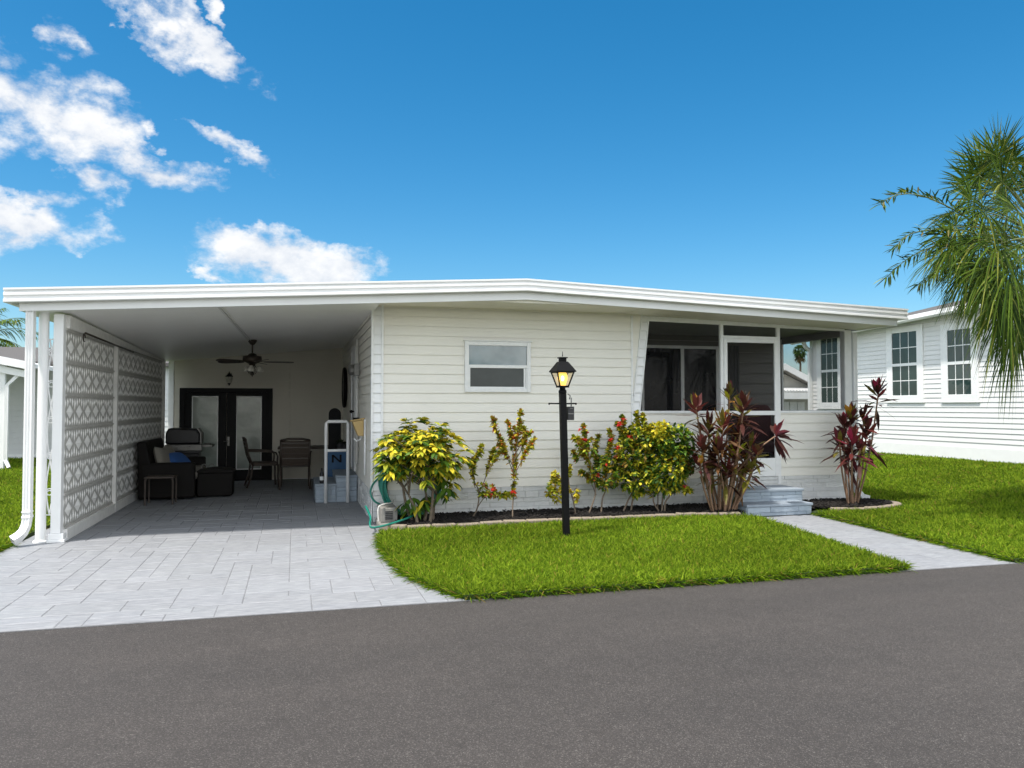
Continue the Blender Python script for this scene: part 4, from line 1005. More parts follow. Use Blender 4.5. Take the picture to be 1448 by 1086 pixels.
b = MB()
for k in range(5): b.box(-.03, .06, -.06, -.0505, .11+k*.022, .122+k*.022)
b.build('vent', MT['rubber'], bd)
b = MB(); b.tube(smoothpts([Vector((-.12, -.12, .10)), Vector((-.125, -.11, .24)), Vector((-.09, -.09, .29)), Vector((.06, .1, .295)), Vector((.12, .35, .30))]), .009, 8); b.build('pipe', MT['pipe'], T, smooth=True)
done()
wc = [at(u, v, D-.16+.0*i) for i, (u, v) in enumerate(((612, 707), (640, 704.5), (664, 700), (682, 696.5)))]
b = MB(); b.tube(smoothpts([Vector(w) for w in wc]), .006, 6); o = b.build('white_cable', MT['white'], smooth=True); tag(o, 'thin white cable strung along the wall base beside the yellow bush', 'cable')
# ================================================================ mulch beds and edging
def mulch(name, poly, z, seed, label=None):
    xs = [p[0] for p in poly]; ys = [p[1] for p in poly]
    def inside(x, y):
        c = False; n = len(poly)
        for i in range(n):
            (x1, y1), (x2, y2) = poly[i], poly[(i+1) % n]
            if (y1 > y) != (y2 > y) and x < (x2-x1)*(y-y1)/(y2-y1)+x1: c = not c
        return c
    b = MB(); r = random.Random(seed); st = .05
    nx, ny = int((max(xs)-min(xs))/st)+1, int((max(ys)-min(ys))/st)+1; idx = {}
    for j in range(ny+1):
        for i in range(nx+1):
            x, y = min(xs)+i*st, min(ys)+j*st
            idx[i, j] = len(b.v); b.v.append((x, y, z+r.uniform(-.012, .022))); b.c.append((1, 1, 1))
    for j in range(ny):
        for i in range(nx):
            if inside(min(xs)+(i+.5)*st, min(ys)+(j+.5)*st): b.f.append((idx[i, j], idx[i+1, j], idx[i+1, j+1], idx[i, j+1]))
    # chips
    m = int(nx*ny*3.2)
    for _ in range(m):
        x, y = r.uniform(min(xs), max(xs)), r.uniform(min(ys), max(ys))
        if not inside(x, y): continue
        M = Matrix.Translation((x, y, z+r.uniform(.0, .03))) @ Matrix.Rotation(r.uniform(0, 6), 4, 'Z') @ Matrix.Rotation(r.uniform(-.7, .7), 4, 'X') @ Matrix.Rotation(r.uniform(-.6, .6), 4, 'Y')
        b.box(-r.uniform(.01, .03), r.uniform(.01, .03), -.007, .007, -.004, .004, M)
    o = b.build(name, MT['mulch'], fixn=False); o['kind'] = 'stuff'; return o
mulch('bark_mulch', [(x, y+.05) for x, y in BED]+[(5.86, D-.01), (1.2, D-.01), (1.2, 9.5)], .065, 1)
cr, c2 = at(1200, 716, 9.95), at(1252, 718, 9.95)
RB = [(7.02, 9.55), (7.3, 9.42), (7.75, 9.38), (8.2, 9.46), (8.5, 9.62), (8.62, 9.85), (8.5, 10.15), (8.3, 10.29), (7.0, 10.29), (6.98, 9.8)]
mulch('bark_mulch', RB, .065, 2)
def edging_block(p0, p1, label, group, h=.085, w=.11):
    p0, p1 = Vector((*p0, 0)), Vector((*p1, 0)); d = (p1-p0); L = d.length-.008; a = math.atan2(d.y, d.x); c = (p0+p1)/2
    b = MB(); b.box(-L/2, L/2, -w/2, w/2, -.03, h)
    LOCAL[0] = True; o = b.build('edging_block', MT['edging'], None, bevel=.014); LOCAL[0] = False
    r = random.Random(int(c.x*1000)); o.location = (c.x, c.y, r.uniform(-.008, .004)); o.rotation_euler = (R(r.uniform(-2, 2)), R(r.uniform(-1.5, 1.5)), a+R(r.uniform(-2, 2)))
    tag(o, label, 'edging block', group)
def resample(pl, step):
    out = [pl[0]]; acc = 0
    for (x0, y0), (x1, y1) in zip(pl, pl[1:]):
        L = math.hypot(x1-x0, y1-y0); t = 0
        while acc+(L-t) >= step:
            t += step-acc; acc = 0; out.append((x0+(x1-x0)*t/L, y0+(y1-y0)*t/L))
        acc += L-t
    return out
e = resample([(1.02, 9.50), (1.35, 9.36)]+BED[1:], .30)
for p0, p1 in zip(e, e[1:]): edging_block(p0, p1, 'tan edging block between the long mulch bed and the front lawn', 'edging blocks of the front mulch bed')
e = resample([(7.25, 9.39), (7.75, 9.33), (8.25, 9.41), (8.58, 9.6), (8.70, 9.85), (8.6, 10.15)], .27)
for p0, p1 in zip(e, e[1:]): edging_block(p0, p1, 'tan edging block round the small mulch bed by the walkway', 'edging blocks of the small mulch bed', h=.08)
# ================================================================ shrubs
def pix(pl, Y, dy=0.0): return [Vector(at(u, v, Y+dy*i)) for i, (u, v) in enumerate(pl)]
def rdir(n, upb=.3):
    d = RNG.normal(0, 1, (n, 3)); d[:, 2] = d[:, 2]*.8+upb; return d/np.linalg.norm(d, axis=1, keepdims=True)
def jitcol(cols, n, probs=None, v=.18):
    c = np.array(cols)[RNG.choice(len(cols), n, p=probs)]; return c*RNG.uniform(1-v, 1+v, (n, 1))
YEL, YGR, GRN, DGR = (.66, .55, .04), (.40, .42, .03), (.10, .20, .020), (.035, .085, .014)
ORG, RED, BRZ = (.50, .15, .02), (.62, .025, .02), (.30, .19, .03)
# 1 --- round variegated bush
T = empty('variegated_bush', gnd(590, 740, .07), 'round bush of yellow and green leaves hiding the coiled hose', 'shrub')
Yb = 9.72; r_ = random.Random(4)
ctr = Vector(at(592, 648, Yb)); zB = .06
base = [Vector(gnd(u, v, .07)) for u, v in ((583, 738), (590, 741), (600, 738), (608, 740), (612, 737))]
mid = [Vector(at(u, v, Yb+dy)) for u, v, dy in ((570, 690, .05), (578, 700, -.1), (601, 690, .1), (612, 680, -.05), (618, 700, 0))]
b = MB(); tips = []
for p0, p1 in zip(base, mid):
    b.tube(smoothpts([p0, (p0+p1)/2+Vector((r_.uniform(-.04, .04), r_.uniform(-.04, .04), 0)), p1]), [.022-.008*i/16 for i in range(17)], 8)
    for k in range(7):
        d = Vector((r_.uniform(-.55, .55), r_.uniform(-.40, .40), r_.uniform(.05, .58))); q = p1+d
        # keep inside the round outline
        e_ = q-ctr; s = math.sqrt((e_.x/.50)**2+(e_.y/.45)**2+(e_.z/.46)**2)
        if s > 1: q = ctr+e_/s
        b.tube(smoothpts([p1, (p1+q)/2+Vector((0, 0, .04)), q], 4), [.010-.0055*i/8 for i in range(9)], 5); tips.append(q)
b.build('stems', MT['bark'], T, smooth=True)
# rosettes over the outline and a few inside
cen = []
for _ in range(290):
    a = r_.uniform(0, 2*math.pi); zz = r_.uniform(-.75, 1); s = math.sqrt(max(0, 1-zz*zz)); k = r_.uniform(.55, 1.04)
    wob = 1+.13*math.sin(3*a+1.3)*math.cos(2.5*zz)
    if _ % 4 == 0: k *= r_.uniform(.3, .75)
    q = ctr+Vector((s*math.cos(a)*.56*k*wob, s*math.sin(a)*.46*k, zz*.44*k*wob))
    if q.z < ctr.z-.12 and r_.random() < .5: continue
    if q.z < ctr.z-.20 and q.x < ctr.x-.02: continue
    if q.z < ctr.z-.27: continue
    cen.append(q)
for u, v in ((632, 690), (640, 683), (624, 697), (628, 680), (636, 696), (572, 712), (585, 705), (596, 712), (578, 720), (604, 702), (588, 716), (600, 708)): cen.append(Vector(at(u, v, Yb+r_.uniform(-.2, .1))))
def rosette(l, c, n, L, W, droop, cols, pr, updir=None, spread=1.0):
    az = RNG.uniform(0, 6.283)+np.arange(n)*2*math.pi/n+RNG.normal(0, .2, n)
    el = RNG.uniform(-.1, .55, n)
    d = np.stack([np.cos(az)*np.cos(el)*spread, np.sin(az)*np.cos(el)*spread, np.sin(el)], 1)
    if updir is not None: d = d*.8+np.array(updir)*.55
    l.leaves(np.tile(np.array(c), (n, 1))+RNG.normal(0, .008, (n, 3)), d, L*RNG.uniform(.75, 1.15, n), W*RNG.uniform(.8, 1.15, n), jitcol(cols, n, pr), droop)
l = LB()
for q in cen:
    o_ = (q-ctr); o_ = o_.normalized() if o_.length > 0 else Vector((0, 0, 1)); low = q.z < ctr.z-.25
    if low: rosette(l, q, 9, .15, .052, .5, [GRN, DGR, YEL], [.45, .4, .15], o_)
    else:
        y_ = r_.random()
        rosette(l, q, 10, .145, .054, .55, [YEL, YGR, GRN, DGR], [.55, .2, .15, .1] if y_ < .62 else [.15, .25, .35, .25], o_)
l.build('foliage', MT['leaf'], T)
# generic multi-stem shrub from stem lines
def shrub(name, stems, Y, label, leafL, leafW, cols, pr, dens, start=.35, flowers=(), fill=None, rad=.012, base_uv=None, up=.55, spread=.85, mat_='leaf', seed=0, dcols=None):
    rr = random.Random(seed); p0 = pix(stems[0][0][:1], Y)[0]
    T = empty(name, (p0.x, p0.y, .05), label, 'shrub'); b = MB(); l = LB()
    for pl, kind in stems:
        off = rr.uniform(-.16, .16); n = len(pl)
        pts = []
        for i, (u, v) in enumerate(pl):
            dyy = off*i/max(1, n-1) if kind == 't' else off
            pts.append(Vector(at(u, v, Y+dyy)))
        if kind == 't': pts[0].z = .055
        sp = smoothpts(pts, 6); m = len(sp)
        r0 = rad if kind == 't' else rad*.6
        b.tube(sp, [r0*(1-.7*i/(m-1)) for i in range(m)], 6)
        cum = [0]
        for a, c in zip(sp, sp[1:]): cum.append(cum[-1]+(c-a).length)
        tot = cum[-1]; nl = int(1.9*dens*tot*(1-start))
        for k in range(nl):
            s = (start+(1-start)*rr.random()**.8)*tot; i = min(next((j for j, c in enumerate(cum) if c >= s), m-1), m-1)
            c = sp[i]; tdir = (sp[i]-sp[max(0, i-1)]).normalized() if i else Vector((0, 0, 1))
            nn = rr.randint(2, 4); d = rdir(nn, .15)*spread+np.array(tdir)*up
            l.leaves(np.tile(np.array(c), (nn, 1)), d, leafL*RNG.uniform(.7, 1.2, nn), leafW*RNG.uniform(.8, 1.2, nn), jitcol(cols, nn, pr), RNG.uniform(.05, .4, nn))
        # tuft at the tip
        d = rdir(7, .5)*.6+np.array((sp[-1]-sp[-2]).normalized()); l.leaves(np.tile(np.array(sp[-1]), (7, 1)), d, leafL*.85, leafW*.9, jitcol(dcols or cols, 7, None if dcols else pr), .1)
    if fill:
        for (u, v, ru, rv, n, cc, pp) in fill:
            n = int(n*2.6); c0 = Vector(at(u, v, Y)); sc = (Vector(at(u+10, v, Y))-c0).length/10
            d = RNG.normal(0, 1, (n, 3)); d /= np.linalg.norm(d, axis=1, keepdims=True); k = RNG.uniform(.25, 1, (n, 1))**.5
            P = np.array(c0)+d*k*np.array([ru*sc, min(ru*sc, .32), rv*sc]); P[:, 2] = np.maximum(P[:, 2], .14)
            for i in range(0, n):
                nn = rr.randint(3, 5); dd = rdir(nn, .35)*.8+d[i]*.5
                l.leaves(np.tile(P[i], (nn, 1)), dd, leafL*RNG.uniform(.7, 1.2, nn), leafW*RNG.uniform(.8, 1.2, nn), jitcol(cc, nn, pp), RNG.uniform(.1, .5, nn))
    b.build('stems', MT['twig'], T, smooth=True); l.build('foliage', MT[mat_], T)
    if flowers:
        f = LB()
        for (u, v, s) in flowers:
            c = np.array(at(u, v, Y-.10)); sc = .0105*s
            n = int(30*s); P = c+RNG.normal(0, 1, (n, 3))*sc*np.array([1.6, 1.6, 1.0]); d = rdir(n, .5)
            f.leaves(P, d, .032, .028, jitcol([RED, (.55, .06, .03), (.72, .05, .05)], n), .2)
        f.build('blossoms', MT['leaf'], T)
    return T
S1 = [([(667, 735), (675, 718), (677, 695), (670, 678), (669, 655), (678, 640), (681, 631)], 't'), ([(675, 718), (684, 705), (697, 698), (710, 700), (723, 699)], 'b'), ([(676, 700), (685, 680), (689, 665), (696, 645), (698, 636)], 'b'), ([(672, 690), (668, 668), (669, 650)], 'b'), ([(688, 670), (697, 655), (705, 641)], 'b')]
shrub('croton_shrub', S1, 9.85, 'thin two-stemmed shrub with yellow leaves, between the round bush and the tall sparse shrub', .068, .034, [YGR, YEL, BRZ, GRN], [.35, .30, .2, .15], 70, .42, flowers=((697, 693, .7), (694, 700, .5)), fill=[(687, 693, 13, 8, 16, [YGR, GRN, ORG], [.5, .25, .25])], rad=.011, seed=1)
S2 = [([(725, 737), (725, 715), (727, 690), (727, 665), (729, 645)], 't'), ([(727, 665), (719, 645), (708, 622), (700, 606), (697, 592)], 'b'), ([(728, 655), (724, 630), (722, 610), (718, 597)], 'b'), ([(729, 650), (732, 625), (735, 600), (736, 582)], 'b'), ([(727, 672), (736, 655), (746, 637), (755, 622)], 'b'), ([(729, 650), (738, 635), (745, 615), (750, 612)], 'b'), ([(728, 655), (730, 620), (727, 606)], 'b'), ([(726, 668), (714, 640), (706, 630)], 'b'), ([(730, 640), (741, 618), (740, 606)], 'b')]
shrub('croton_shrub', S2, 9.72, 'tall sparse shrub with orange-tinted leaves, on a single thin stem by the window', .066, .032, [YGR, YEL, BRZ, GRN, ORG], [.30, .2, .22, .13, .15], 85, .28, flowers=((725, 696, .9), (726, 618, .55), (735, 586, .4)), rad=.011, seed=2, dcols=[YGR, ORG, BRZ])
S3 = [([(814, 722), (810, 705), (803, 690), (794, 680), (785, 676)], 't'), ([(803, 692), (790, 695), (781, 690)], 'b'), ([(808, 700), (815, 690), (815, 706)], 'b'), ([(806, 696), (804, 672), (806, 660)], 'b'), ([(794, 681), (785, 668), (783, 669)], 'b')]
shrub('croton_shrub', S3, 9.75, 'small yellow-leaved shrub half hidden behind the lamp post', .062, .036, [YEL, YGR, BRZ], [.55, .3, .15], 70, .45, fill=[(787, 690, 13, 18, 34, [YEL, YGR, BRZ, GRN], [.5, .3, .1, .1])], rad=.012, seed=3)
S4 = [([(832, 726), (838, 712), (842, 695), (838, 670), (828, 645), (820, 625), (812, 618)], 't'), ([(850, 728), (852, 705), (857, 690), (856, 668), (860, 640), (864, 620), (862, 610)], 't'), ([(838, 668), (832, 640), (828, 618), (825, 603)], 'b'), ([(843, 690), (845, 660), (842, 635), (846, 618)], 'b'), ([(828, 650), (817, 650), (811, 640)], 'b'), ([(843, 700), (832, 675), (822, 668)], 'b'), ([(856, 690), (868, 670), (872, 650)], 'b')]
shrub('ixora_shrub', S4, 9.82, 'medium loose shrub with orange and red flowers, just right of the lamp post', .068, .034, [YGR, GRN, BRZ, ORG, YEL], [.32, .22, .2, .1, .16], 95, .35, flowers=((825, 622, .9), (831, 612, .5), (863, 622, .6), (857, 658, .7), (846, 672, .5), (820, 608, .3)), fill=[(855, 668, 20, 22, 60, [GRN, DGR, YGR, BRZ], [.35, .25, .25, .15]), (828, 632, 15, 14, 22, [YGR, GRN, BRZ], [.4, .3, .3])], rad=.012, seed=4)
S5 = [([(880, 727), (888, 708), (897, 690), (900, 665), (895, 635), (884, 610), (880, 590)], 't'), ([(892, 727), (895, 705), (902, 690), (915, 670), (918, 640), (912, 605)], 't'), ([(898, 680), (888, 655), (874, 640)], 'b'), ([(897, 640), (880, 615), (873, 600)], 'b'), ([(903, 640), (903, 605), (900, 585)], 'b'), ([(900, 650), (912, 615), (909, 588)], 'b')]
shrub('ixora_shrub', S5, 9.80, 'tallest flowering shrub, with the large red bloom, right of the medium loose shrub', .068, .036, [YGR, GRN, YEL, BRZ], [.35, .25, .25, .15], 95, .40, flowers=((896, 621, 1.5), (890, 617, .9), (875, 600, .9), (878, 598, .6), (882, 593, .5), (874, 633, .9), (872, 645, .6), (882, 657, .6), (900, 628, .8)), fill=[(892, 640, 22, 34, 120, [YGR, GRN, YEL, DGR, BRZ], [.30, .28, .10, .24, .08]), (908, 618, 24, 20, 90, [YEL, YGR, GRN, DGR], [.24, .36, .24, .16]), (893, 676, 24, 16, 50, [YGR, GRN, YEL, DGR], [.3, .25, .2, .25])], rad=.013, seed=5)
S6 = [([(934, 729), (925, 712), (922, 700), (908, 695), (898, 700)], 't'), ([(936, 729), (937, 705), (940, 680), (945, 650), (948, 620)], 't'), ([(940, 728), (941, 710), (952, 695), (962, 675), (968, 640)], 't'), ([(930, 718), (930, 700), (925, 680), (922, 650)], 'b'), ([(948, 700), (965, 692), (976, 694)], 'b')]
shrub('ixora_shrub', S6, 9.66, 'dense leafy yellow-green shrub beside the dark ti plant', .072, .040, [YGR, GRN, DGR, YEL], [.32, .3, .18, .2], 90, .45, flowers=((949, 648, .8), (967, 688, .8), (984, 646, .8), (968, 654, .4)), fill=[(938, 665, 28, 30, 170, [YEL, YGR, GRN, DGR], [.18, .30, .26, .26]), (950, 622, 28, 20, 110, [GRN, DGR, YGR], [.45, .35, .2]), (968, 648, 14, 20, 60, [GRN, DGR, BRZ], [.4, .4, .2]), (930, 610, 18, 12, 45, [YEL, YGR], [.6, .4])], rad=.014, seed=6)
# ti plants
MAR, DMR, PNK, OLV, OGE = (.115, .026, .024), (.062, .021, .017), (.38, .028, .08), (.15, .13, .022), (.42, .20, .025)
def ti_plant(base, heads, Y, label, canes, cols, pr, L=.34, W=.055, nl=20, top=None, seed=1):
    rr = random.Random(seed); p0 = Vector(at(*base, Y))
    T = empty('ti_plant', (p0.x, p0.y, .05), label, 'shrub'); b = MB(); l = LB()
    for (u, v, sz, kind, ub, bend) in heads:
        off = rr.uniform(-.28, .22); tip = Vector(at(u, v, Y+off)); bb = Vector(at(ub, base[1], Y+rr.uniform(-.05, .12))); bb.z = .05
        m1 = bb.lerp(tip, .45)+Vector((bend, 0, .05)); sp = smoothpts([bb, m1, tip], 8)
        b.tube(sp, [.0165-.006*i/(len(sp)-1) for i in range(len(sp))], 7)
        n = int(nl*sz); ax = (tip-sp[-4]).normalized()
        az = np.arange(n)*2.399+rr.uniform(0, 6); t = np.linspace(0, 1, n)           # lower leaves first
        el = R(-38)+(R(82)-R(-38))*t**.85+RNG.normal(0, .15, n)
        d = np.stack([np.cos(az)*np.cos(el), np.sin(az)*np.cos(el), np.sin(el)], 1)
        # turn to the cane's axis
        a3 = np.array(ax); d = d+a3*.25
        P = np.array(tip)+a3*((t-1)*.30*sz)[:, None]
        cs = jitcol(cols, n, pr, .25)
        if kind == 'g': cs = jitcol([OLV, OGE, MAR, YGR], n, [.4, .2, .25, .15])
        elif kind == 'o': cs = np.where((t > .5)[:, None], jitcol([OGE, OLV, MAR], n, [.35, .3, .35]), cs)
        elif kind == 'p': cs = np.where((t > .72)[:, None], jitcol([PNK, MAR], n, [.6, .4]), cs)
        l.leaves(P, d, L*sz**.5*RNG.uniform(.8, 1.15, n)*(1-.35*t**3), W*RNG.uniform(.85, 1.15, n), cs, RNG.uniform(.12, .5, n)*(1-.6*t), up=np.cross(np.cross(d, [0, 0, 1.0]), d)+RNG.normal(0, .2, (n, 3)))
    for k in range(canes):
        u = base[0]+rr.uniform(-20, 20); bb = Vector(at(u, base[1]-rr.uniform(0, 4), Y+rr.uniform(-.08, .15))); bb.z = .05
        tt = Vector(at(u+rr.uniform(-12, 12)+(u-base[0])*.7, rr.uniform(640, 670), Y+rr.uniform(-.2, .2))); b.tube(smoothpts([bb, bb.lerp(tt, .5)+Vector((rr.uniform(-.03, .03), 0, 0)), tt], 6), [.015-.005*i/12 for i in range(13)], 6)
    b.build('canes', MT['cane'], T, smooth=True); l.build('foliage', MT['ti_leaf'], T)
H1 = [(984, 573, .75, 'o', 1008, -.02), (1032, 556, .8, 'g', 1022, 0), (1052, 572, .9, 'n', 1026, .04), (1002, 602, 1, 'n', 1012, -.04), (1022, 598, 1, 'o', 1018, 0), (1048, 606, 1, 'n', 1030, .03), (992, 628, .8, 'n', 1010, -.05), (1016, 632, 1, 'n', 1016, 0), (1040, 636, 1, 'g', 1024, .02), (1062, 626, .8, 'n', 1034, .05), (1056, 654, .9, 'g', 1034, .05), (1008, 655, .8, 'n', 1012, -.02), (1030, 664, .8, 'n', 1020, 0), (1050, 672, .6, 'g', 1034, .04), (990, 655, .5, 'g', 1008, -.05), (1066, 660, .6, 'n', 1036, .06), (1072, 640, .5, 'n', 1036, .05)]
ti_plant((1022, 731), H1, 9.55, 'large dark maroon ti plant of many canes, left of the porch steps', 10, [DMR, MAR, OLV, (.12, .058, .022)], [.34, .20, .18, .28], L=.36, W=.062, nl=34, seed=5)
# the arm that leans out to the right belongs to the same plant
T1 = [o for o in bpy.data.objects if o.name == 'ti_plant'][0]
sp = smoothpts([Vector(at(1038, 672, 9.5)), Vector(at(1066, 640, 9.35)), Vector(at(1096, 617, 9.25))], 8)
b = MB(); b.tube(sp, [.013-.004*i/16 for i in range(17)], 7); b.build('leaning_cane', MT['cane'], T1, smooth=True)
l = LB(); n = 18; t = np.linspace(0, 1, n); tip = np.array(sp[-1])
ang = RNG.uniform(-62, 98, n)*math.pi/180
d = np.stack([np.cos(ang)*C_, RNG.normal(0, .45, n)-np.cos(ang)*S_, np.sin(ang)], 1)
l.leaves(np.tile(tip, (n, 1))+RNG.normal(0, .012, (n, 3)), d, .36*RNG.uniform(.75, 1.1, n), .075, jitcol([DMR, MAR, (.12, .02, .03)], n), .28, up=np.cross(np.cross(d, [0, 0, 1.0]), d)+RNG.normal(0, .5, (n, 3))); l.build('leaning_leaves', MT['ti_leaf'], T1)
H2 = [(1243, 549, 1.0, 'p', 1212, .06), (1203, 588, .95, 'o', 1206, 0), (1193, 598, .8, 'p', 1200, -.03), (1222, 588, .7, 'n', 1208, .02), (1187, 622, .8, 'n', 1200, -.04), (1205, 620, .9, 'p', 1204, 0), (1226, 606, .9, 'n', 1210, .03), (1200, 640, .7, 'n', 1203, -.02), (1216, 634, .7, 'n', 1208, .02), (1230, 634, .4, 'o', 1211, .04)]
ti_plant((1206, 718), H2, 9.75, 'smaller pinkish maroon ti plant by the porch corner, right of the steps', 0, [DMR, MAR, (.15, .022, .035), OLV], [.38, .34, .2, .08], L=.38, W=.070, nl=26, seed=9)
# ================================================================ palms
def palm(name, base, height, label, nf, fl, leafL, seed, crown_only=False, spread=1.0, lean=(0, 0), ll=44, w=.022, trunk_r=.14):
    rr = random.Random(seed); T = empty(name, base, label, 'tree'); top = Vector(base)+Vector((lean[0], lean[1], height))
    b = MB(); pts = [Vector(base).lerp(top, i/14)+Vector((.03*math.sin(i), .03*math.cos(i*1.3), 0)) for i in range(15)]
    b.tube(pts, [trunk_r*(1.25-.35*min(1, i/5)+.12*(i % 2)*.3) for i in range(15)], 14); b.build('trunk', MT['trunk'], T, smooth=True)
    l = LB(); rc = MB()
    for k in range(nf):
        az = k*2.399+rr.uniform(-.2, .2); t = (k+.5)/nf
        el0 = R(82-118*t**1.0+rr.uniform(-8, 8)); L = fl*rr.uniform(.85, 1.1)*(1 if t > .12 else .75)
        h = Vector((math.cos(az), math.sin(az), 0)); pts = []; p = top.copy(); el = el0; n = 16
        for i in range(n+1):
            pts.append(p.copy()); d = h*math.cos(el)+Vector((0, 0, math.sin(el))); p = p+d*(L/n); el -= R(4.2+rr.uniform(-.8, .8)) * (1 if el > R(-75) else 0)
        rc.tube(pts, [.016-.012*i/n for i in range(n+1)], 5)
        S = h.cross(Vector((0, 0, 1)))
        ps = []; ds = []; ls = []
        for i in range(ll):
            s = .10+.90*i/(ll-1); f = s*n; j = min(int(f), n-1); c = pts[j].lerp(pts[j+1], f-j); ax = (pts[j+1]-pts[j]).normalized()
            for sg in (-1, 1):
                nd = S*sg*rr.uniform(.75, 1.1)+ax*(.55+.5*s)+S.cross(ax)*(-.25+rr.uniform(-.3, .35)); ps.append(c); ds.append(nd); ls.append(leafL*(.55+.6*math.sin(math.pi*min(1, s*.85+.12)))*rr.uniform(.8, 1.15)*(1-.35*max(0, s-.75)/.25))
        base_c = [(.065, .115, .014), (.10, .155, .018), (.035, .07, .012), (.20, .21, .04)]
        m_ = len(ps); l.leaves(np.array(ps), np.array(ds), np.array(ls), w, jitcol(base_c, m_, [.4, .3, .2, .1], .25), RNG.uniform(.15, .75, m_))
    rc.build('rachis', MT['palm_rib'], T, smooth=True); l.build('crown', MT['palm_leaf'], T)
    return T
MT['palm_rib'] = simple('green_palm_rib', (.14, .17, .05), .6, .2, 10)
# the big fan palm on the side lawn: hanging fan leaves with thread-like drooping tips, plus a few narrow feathery ones
PB = at(1478, 320, 8.3)
T = empty('palm_tree', (PB.x, 8.3, .05), 'shaggy palm with long drooping fan leaves, on the lawn in front of the neighbouring house', 'tree')
b = MB(); top = Vector((PB.x, 8.3, PB.z-.35))
b.tube([Vector((PB.x, 8.3, .0)).lerp(top, i/16) for i in range(17)], [.17 if i < 2 else .125+.012*(i % 2) for i in range(17)], 14); b.build('trunk', MT['trunk'], T, smooth=True)
l = LB(); rc = MB(); rr = random.Random(12)
PC = [(.050, .098, .010), (.085, .140, .013), (.025, .054, .009), (.23, .25, .045)]
def fan(hub, axis, nrm, L, droop, ns=46, span=115, w=.020):
    axis = axis.normalized(); s = axis.cross(nrm).normalized(); n_ = s.cross(axis)
    th = np.radians(np.linspace(-span, span, ns))+RNG.normal(0, .03, ns)
    A, S, Nn = np.array(axis), np.array(s), np.array(n_)
    d = np.cos(th)[:, None]*A+np.sin(th)[:, None]*S+Nn*(.22*np.abs(np.sin(th))[:, None])+RNG.normal(0, .05, (ns, 3))
    LL = L*(1-.30*(np.abs(th)/np.radians(span))**2)*RNG.uniform(.85, 1.1, ns)
    l.leaves(np.tile(np.array(hub), (ns, 1)), d, LL, w, jitcol(PC, ns, [.38, .34, .16, .12], .2), droop*RNG.uniform(.5, 1.5, ns), up=np.tile(Nn, (ns, 1))+RNG.normal(0, .25, (ns, 3)))
def fan_on(hub, L, droop, face=None):
    rel = hub-(top+Vector((0, 0, .25))); 
    ax = rel.normalized()+Vector((0, 0, -.15 if rel.z < .3 else .1)); nn = Vector((rr.uniform(-.5, .5), rr.uniform(-.7, .3), 1.0)) if face is None else face
    rc.tube(smoothpts([top+Vector((0, 0, rr.uniform(-.1, .3))), top.lerp(hub, .55)+Vector((0, 0, .12)), hub], 5), [.014-.0008*i for i in range(11)], 5)
    fan(hub, ax, nn, L, droop)
camside = Vector((-.5, -1, .35))
for (u, v, L, dr, dY, f) in ((1385, 248, .62, .12, -.1, 1), (1408, 236, .58, .08, .2, 1), (1432, 228, .60, .10, -.2, 0), (1372, 262, .55, .15, .3, 1), (1352, 300, .50, .35, -.3, 0), (1395, 300, .62, .5, -.6, 1), (1345, 335, .55, .5, .1, 1), (1412, 345, .66, .7, -.8, 1), (1372, 365, .62, .7, -.3, 0), (1335, 360, .50, .6, .3, 0), (1416, 398, .70, .9, -.5, 1), (1432, 380, .7, .9, -.9, 1), (1394, 405, .55, .9, .2, 0), (1425, 425, .70, 1.0, -.6, 1), (1428, 432, .60, 1.0, .0, 0), (1440, 300, .6, .4, -.9, 1), (1445, 455, .65, 1.0, -.3, 0), (1420, 320, .6, .5, .2, 0), (1400, 268, .6, .2, .6, 1), (1418, 258, .6, .2, -.4, 1), (1375, 285, .55, .25, -.5, 1), (1442, 250, .6, .15, .1, 1), (1425, 295, .6, .4, -.2, 1), (1352, 320, .5, .5, .5, 1), (1385, 345, .6, .6, -.5, 1), (1425, 350, .65, .7, .6, 1), (1440, 345, .65, .7, -.4, 0), (1350, 348, .55, .6, -.4, 1), (1405, 375, .65, .8, .3, 0), (1396, 380, .6, .8, -.7, 1), (1440, 400, .65, .9, .2, 0), (1390, 335, .6, .6, .5, 0), (1430, 418, .65, .9, .6, 1), (1375, 320, .5, .4, .7, 0), (1430, 270, .6, .3, .5, 1), (1374, 376, .50, .8, .6, 1), (1438, 415, .65, .9, .5, 0), (1436, 470, .5, 1.0, .3, 1), (1412, 222, .62, .06, -.3, 1), (1395, 232, .6, .08, .4, 1)):
    fan_on(Vector(at(u, v, 8.3+dY)), L, dr, camside if f else None)
for k in range(34):
    az = k*2.399; t = k/34; el = R(80-125*t); rad = .75+.25*t
    if -.9 < math.cos(az)*-1 and math.sin(az) < .2 and math.cos(az) < -.3: continue
    fan_on(top+Vector((math.cos(az)*math.cos(el)*rad, math.sin(az)*math.cos(el)*rad, .25+math.sin(el)*rad)), .62, .15+.9*t)
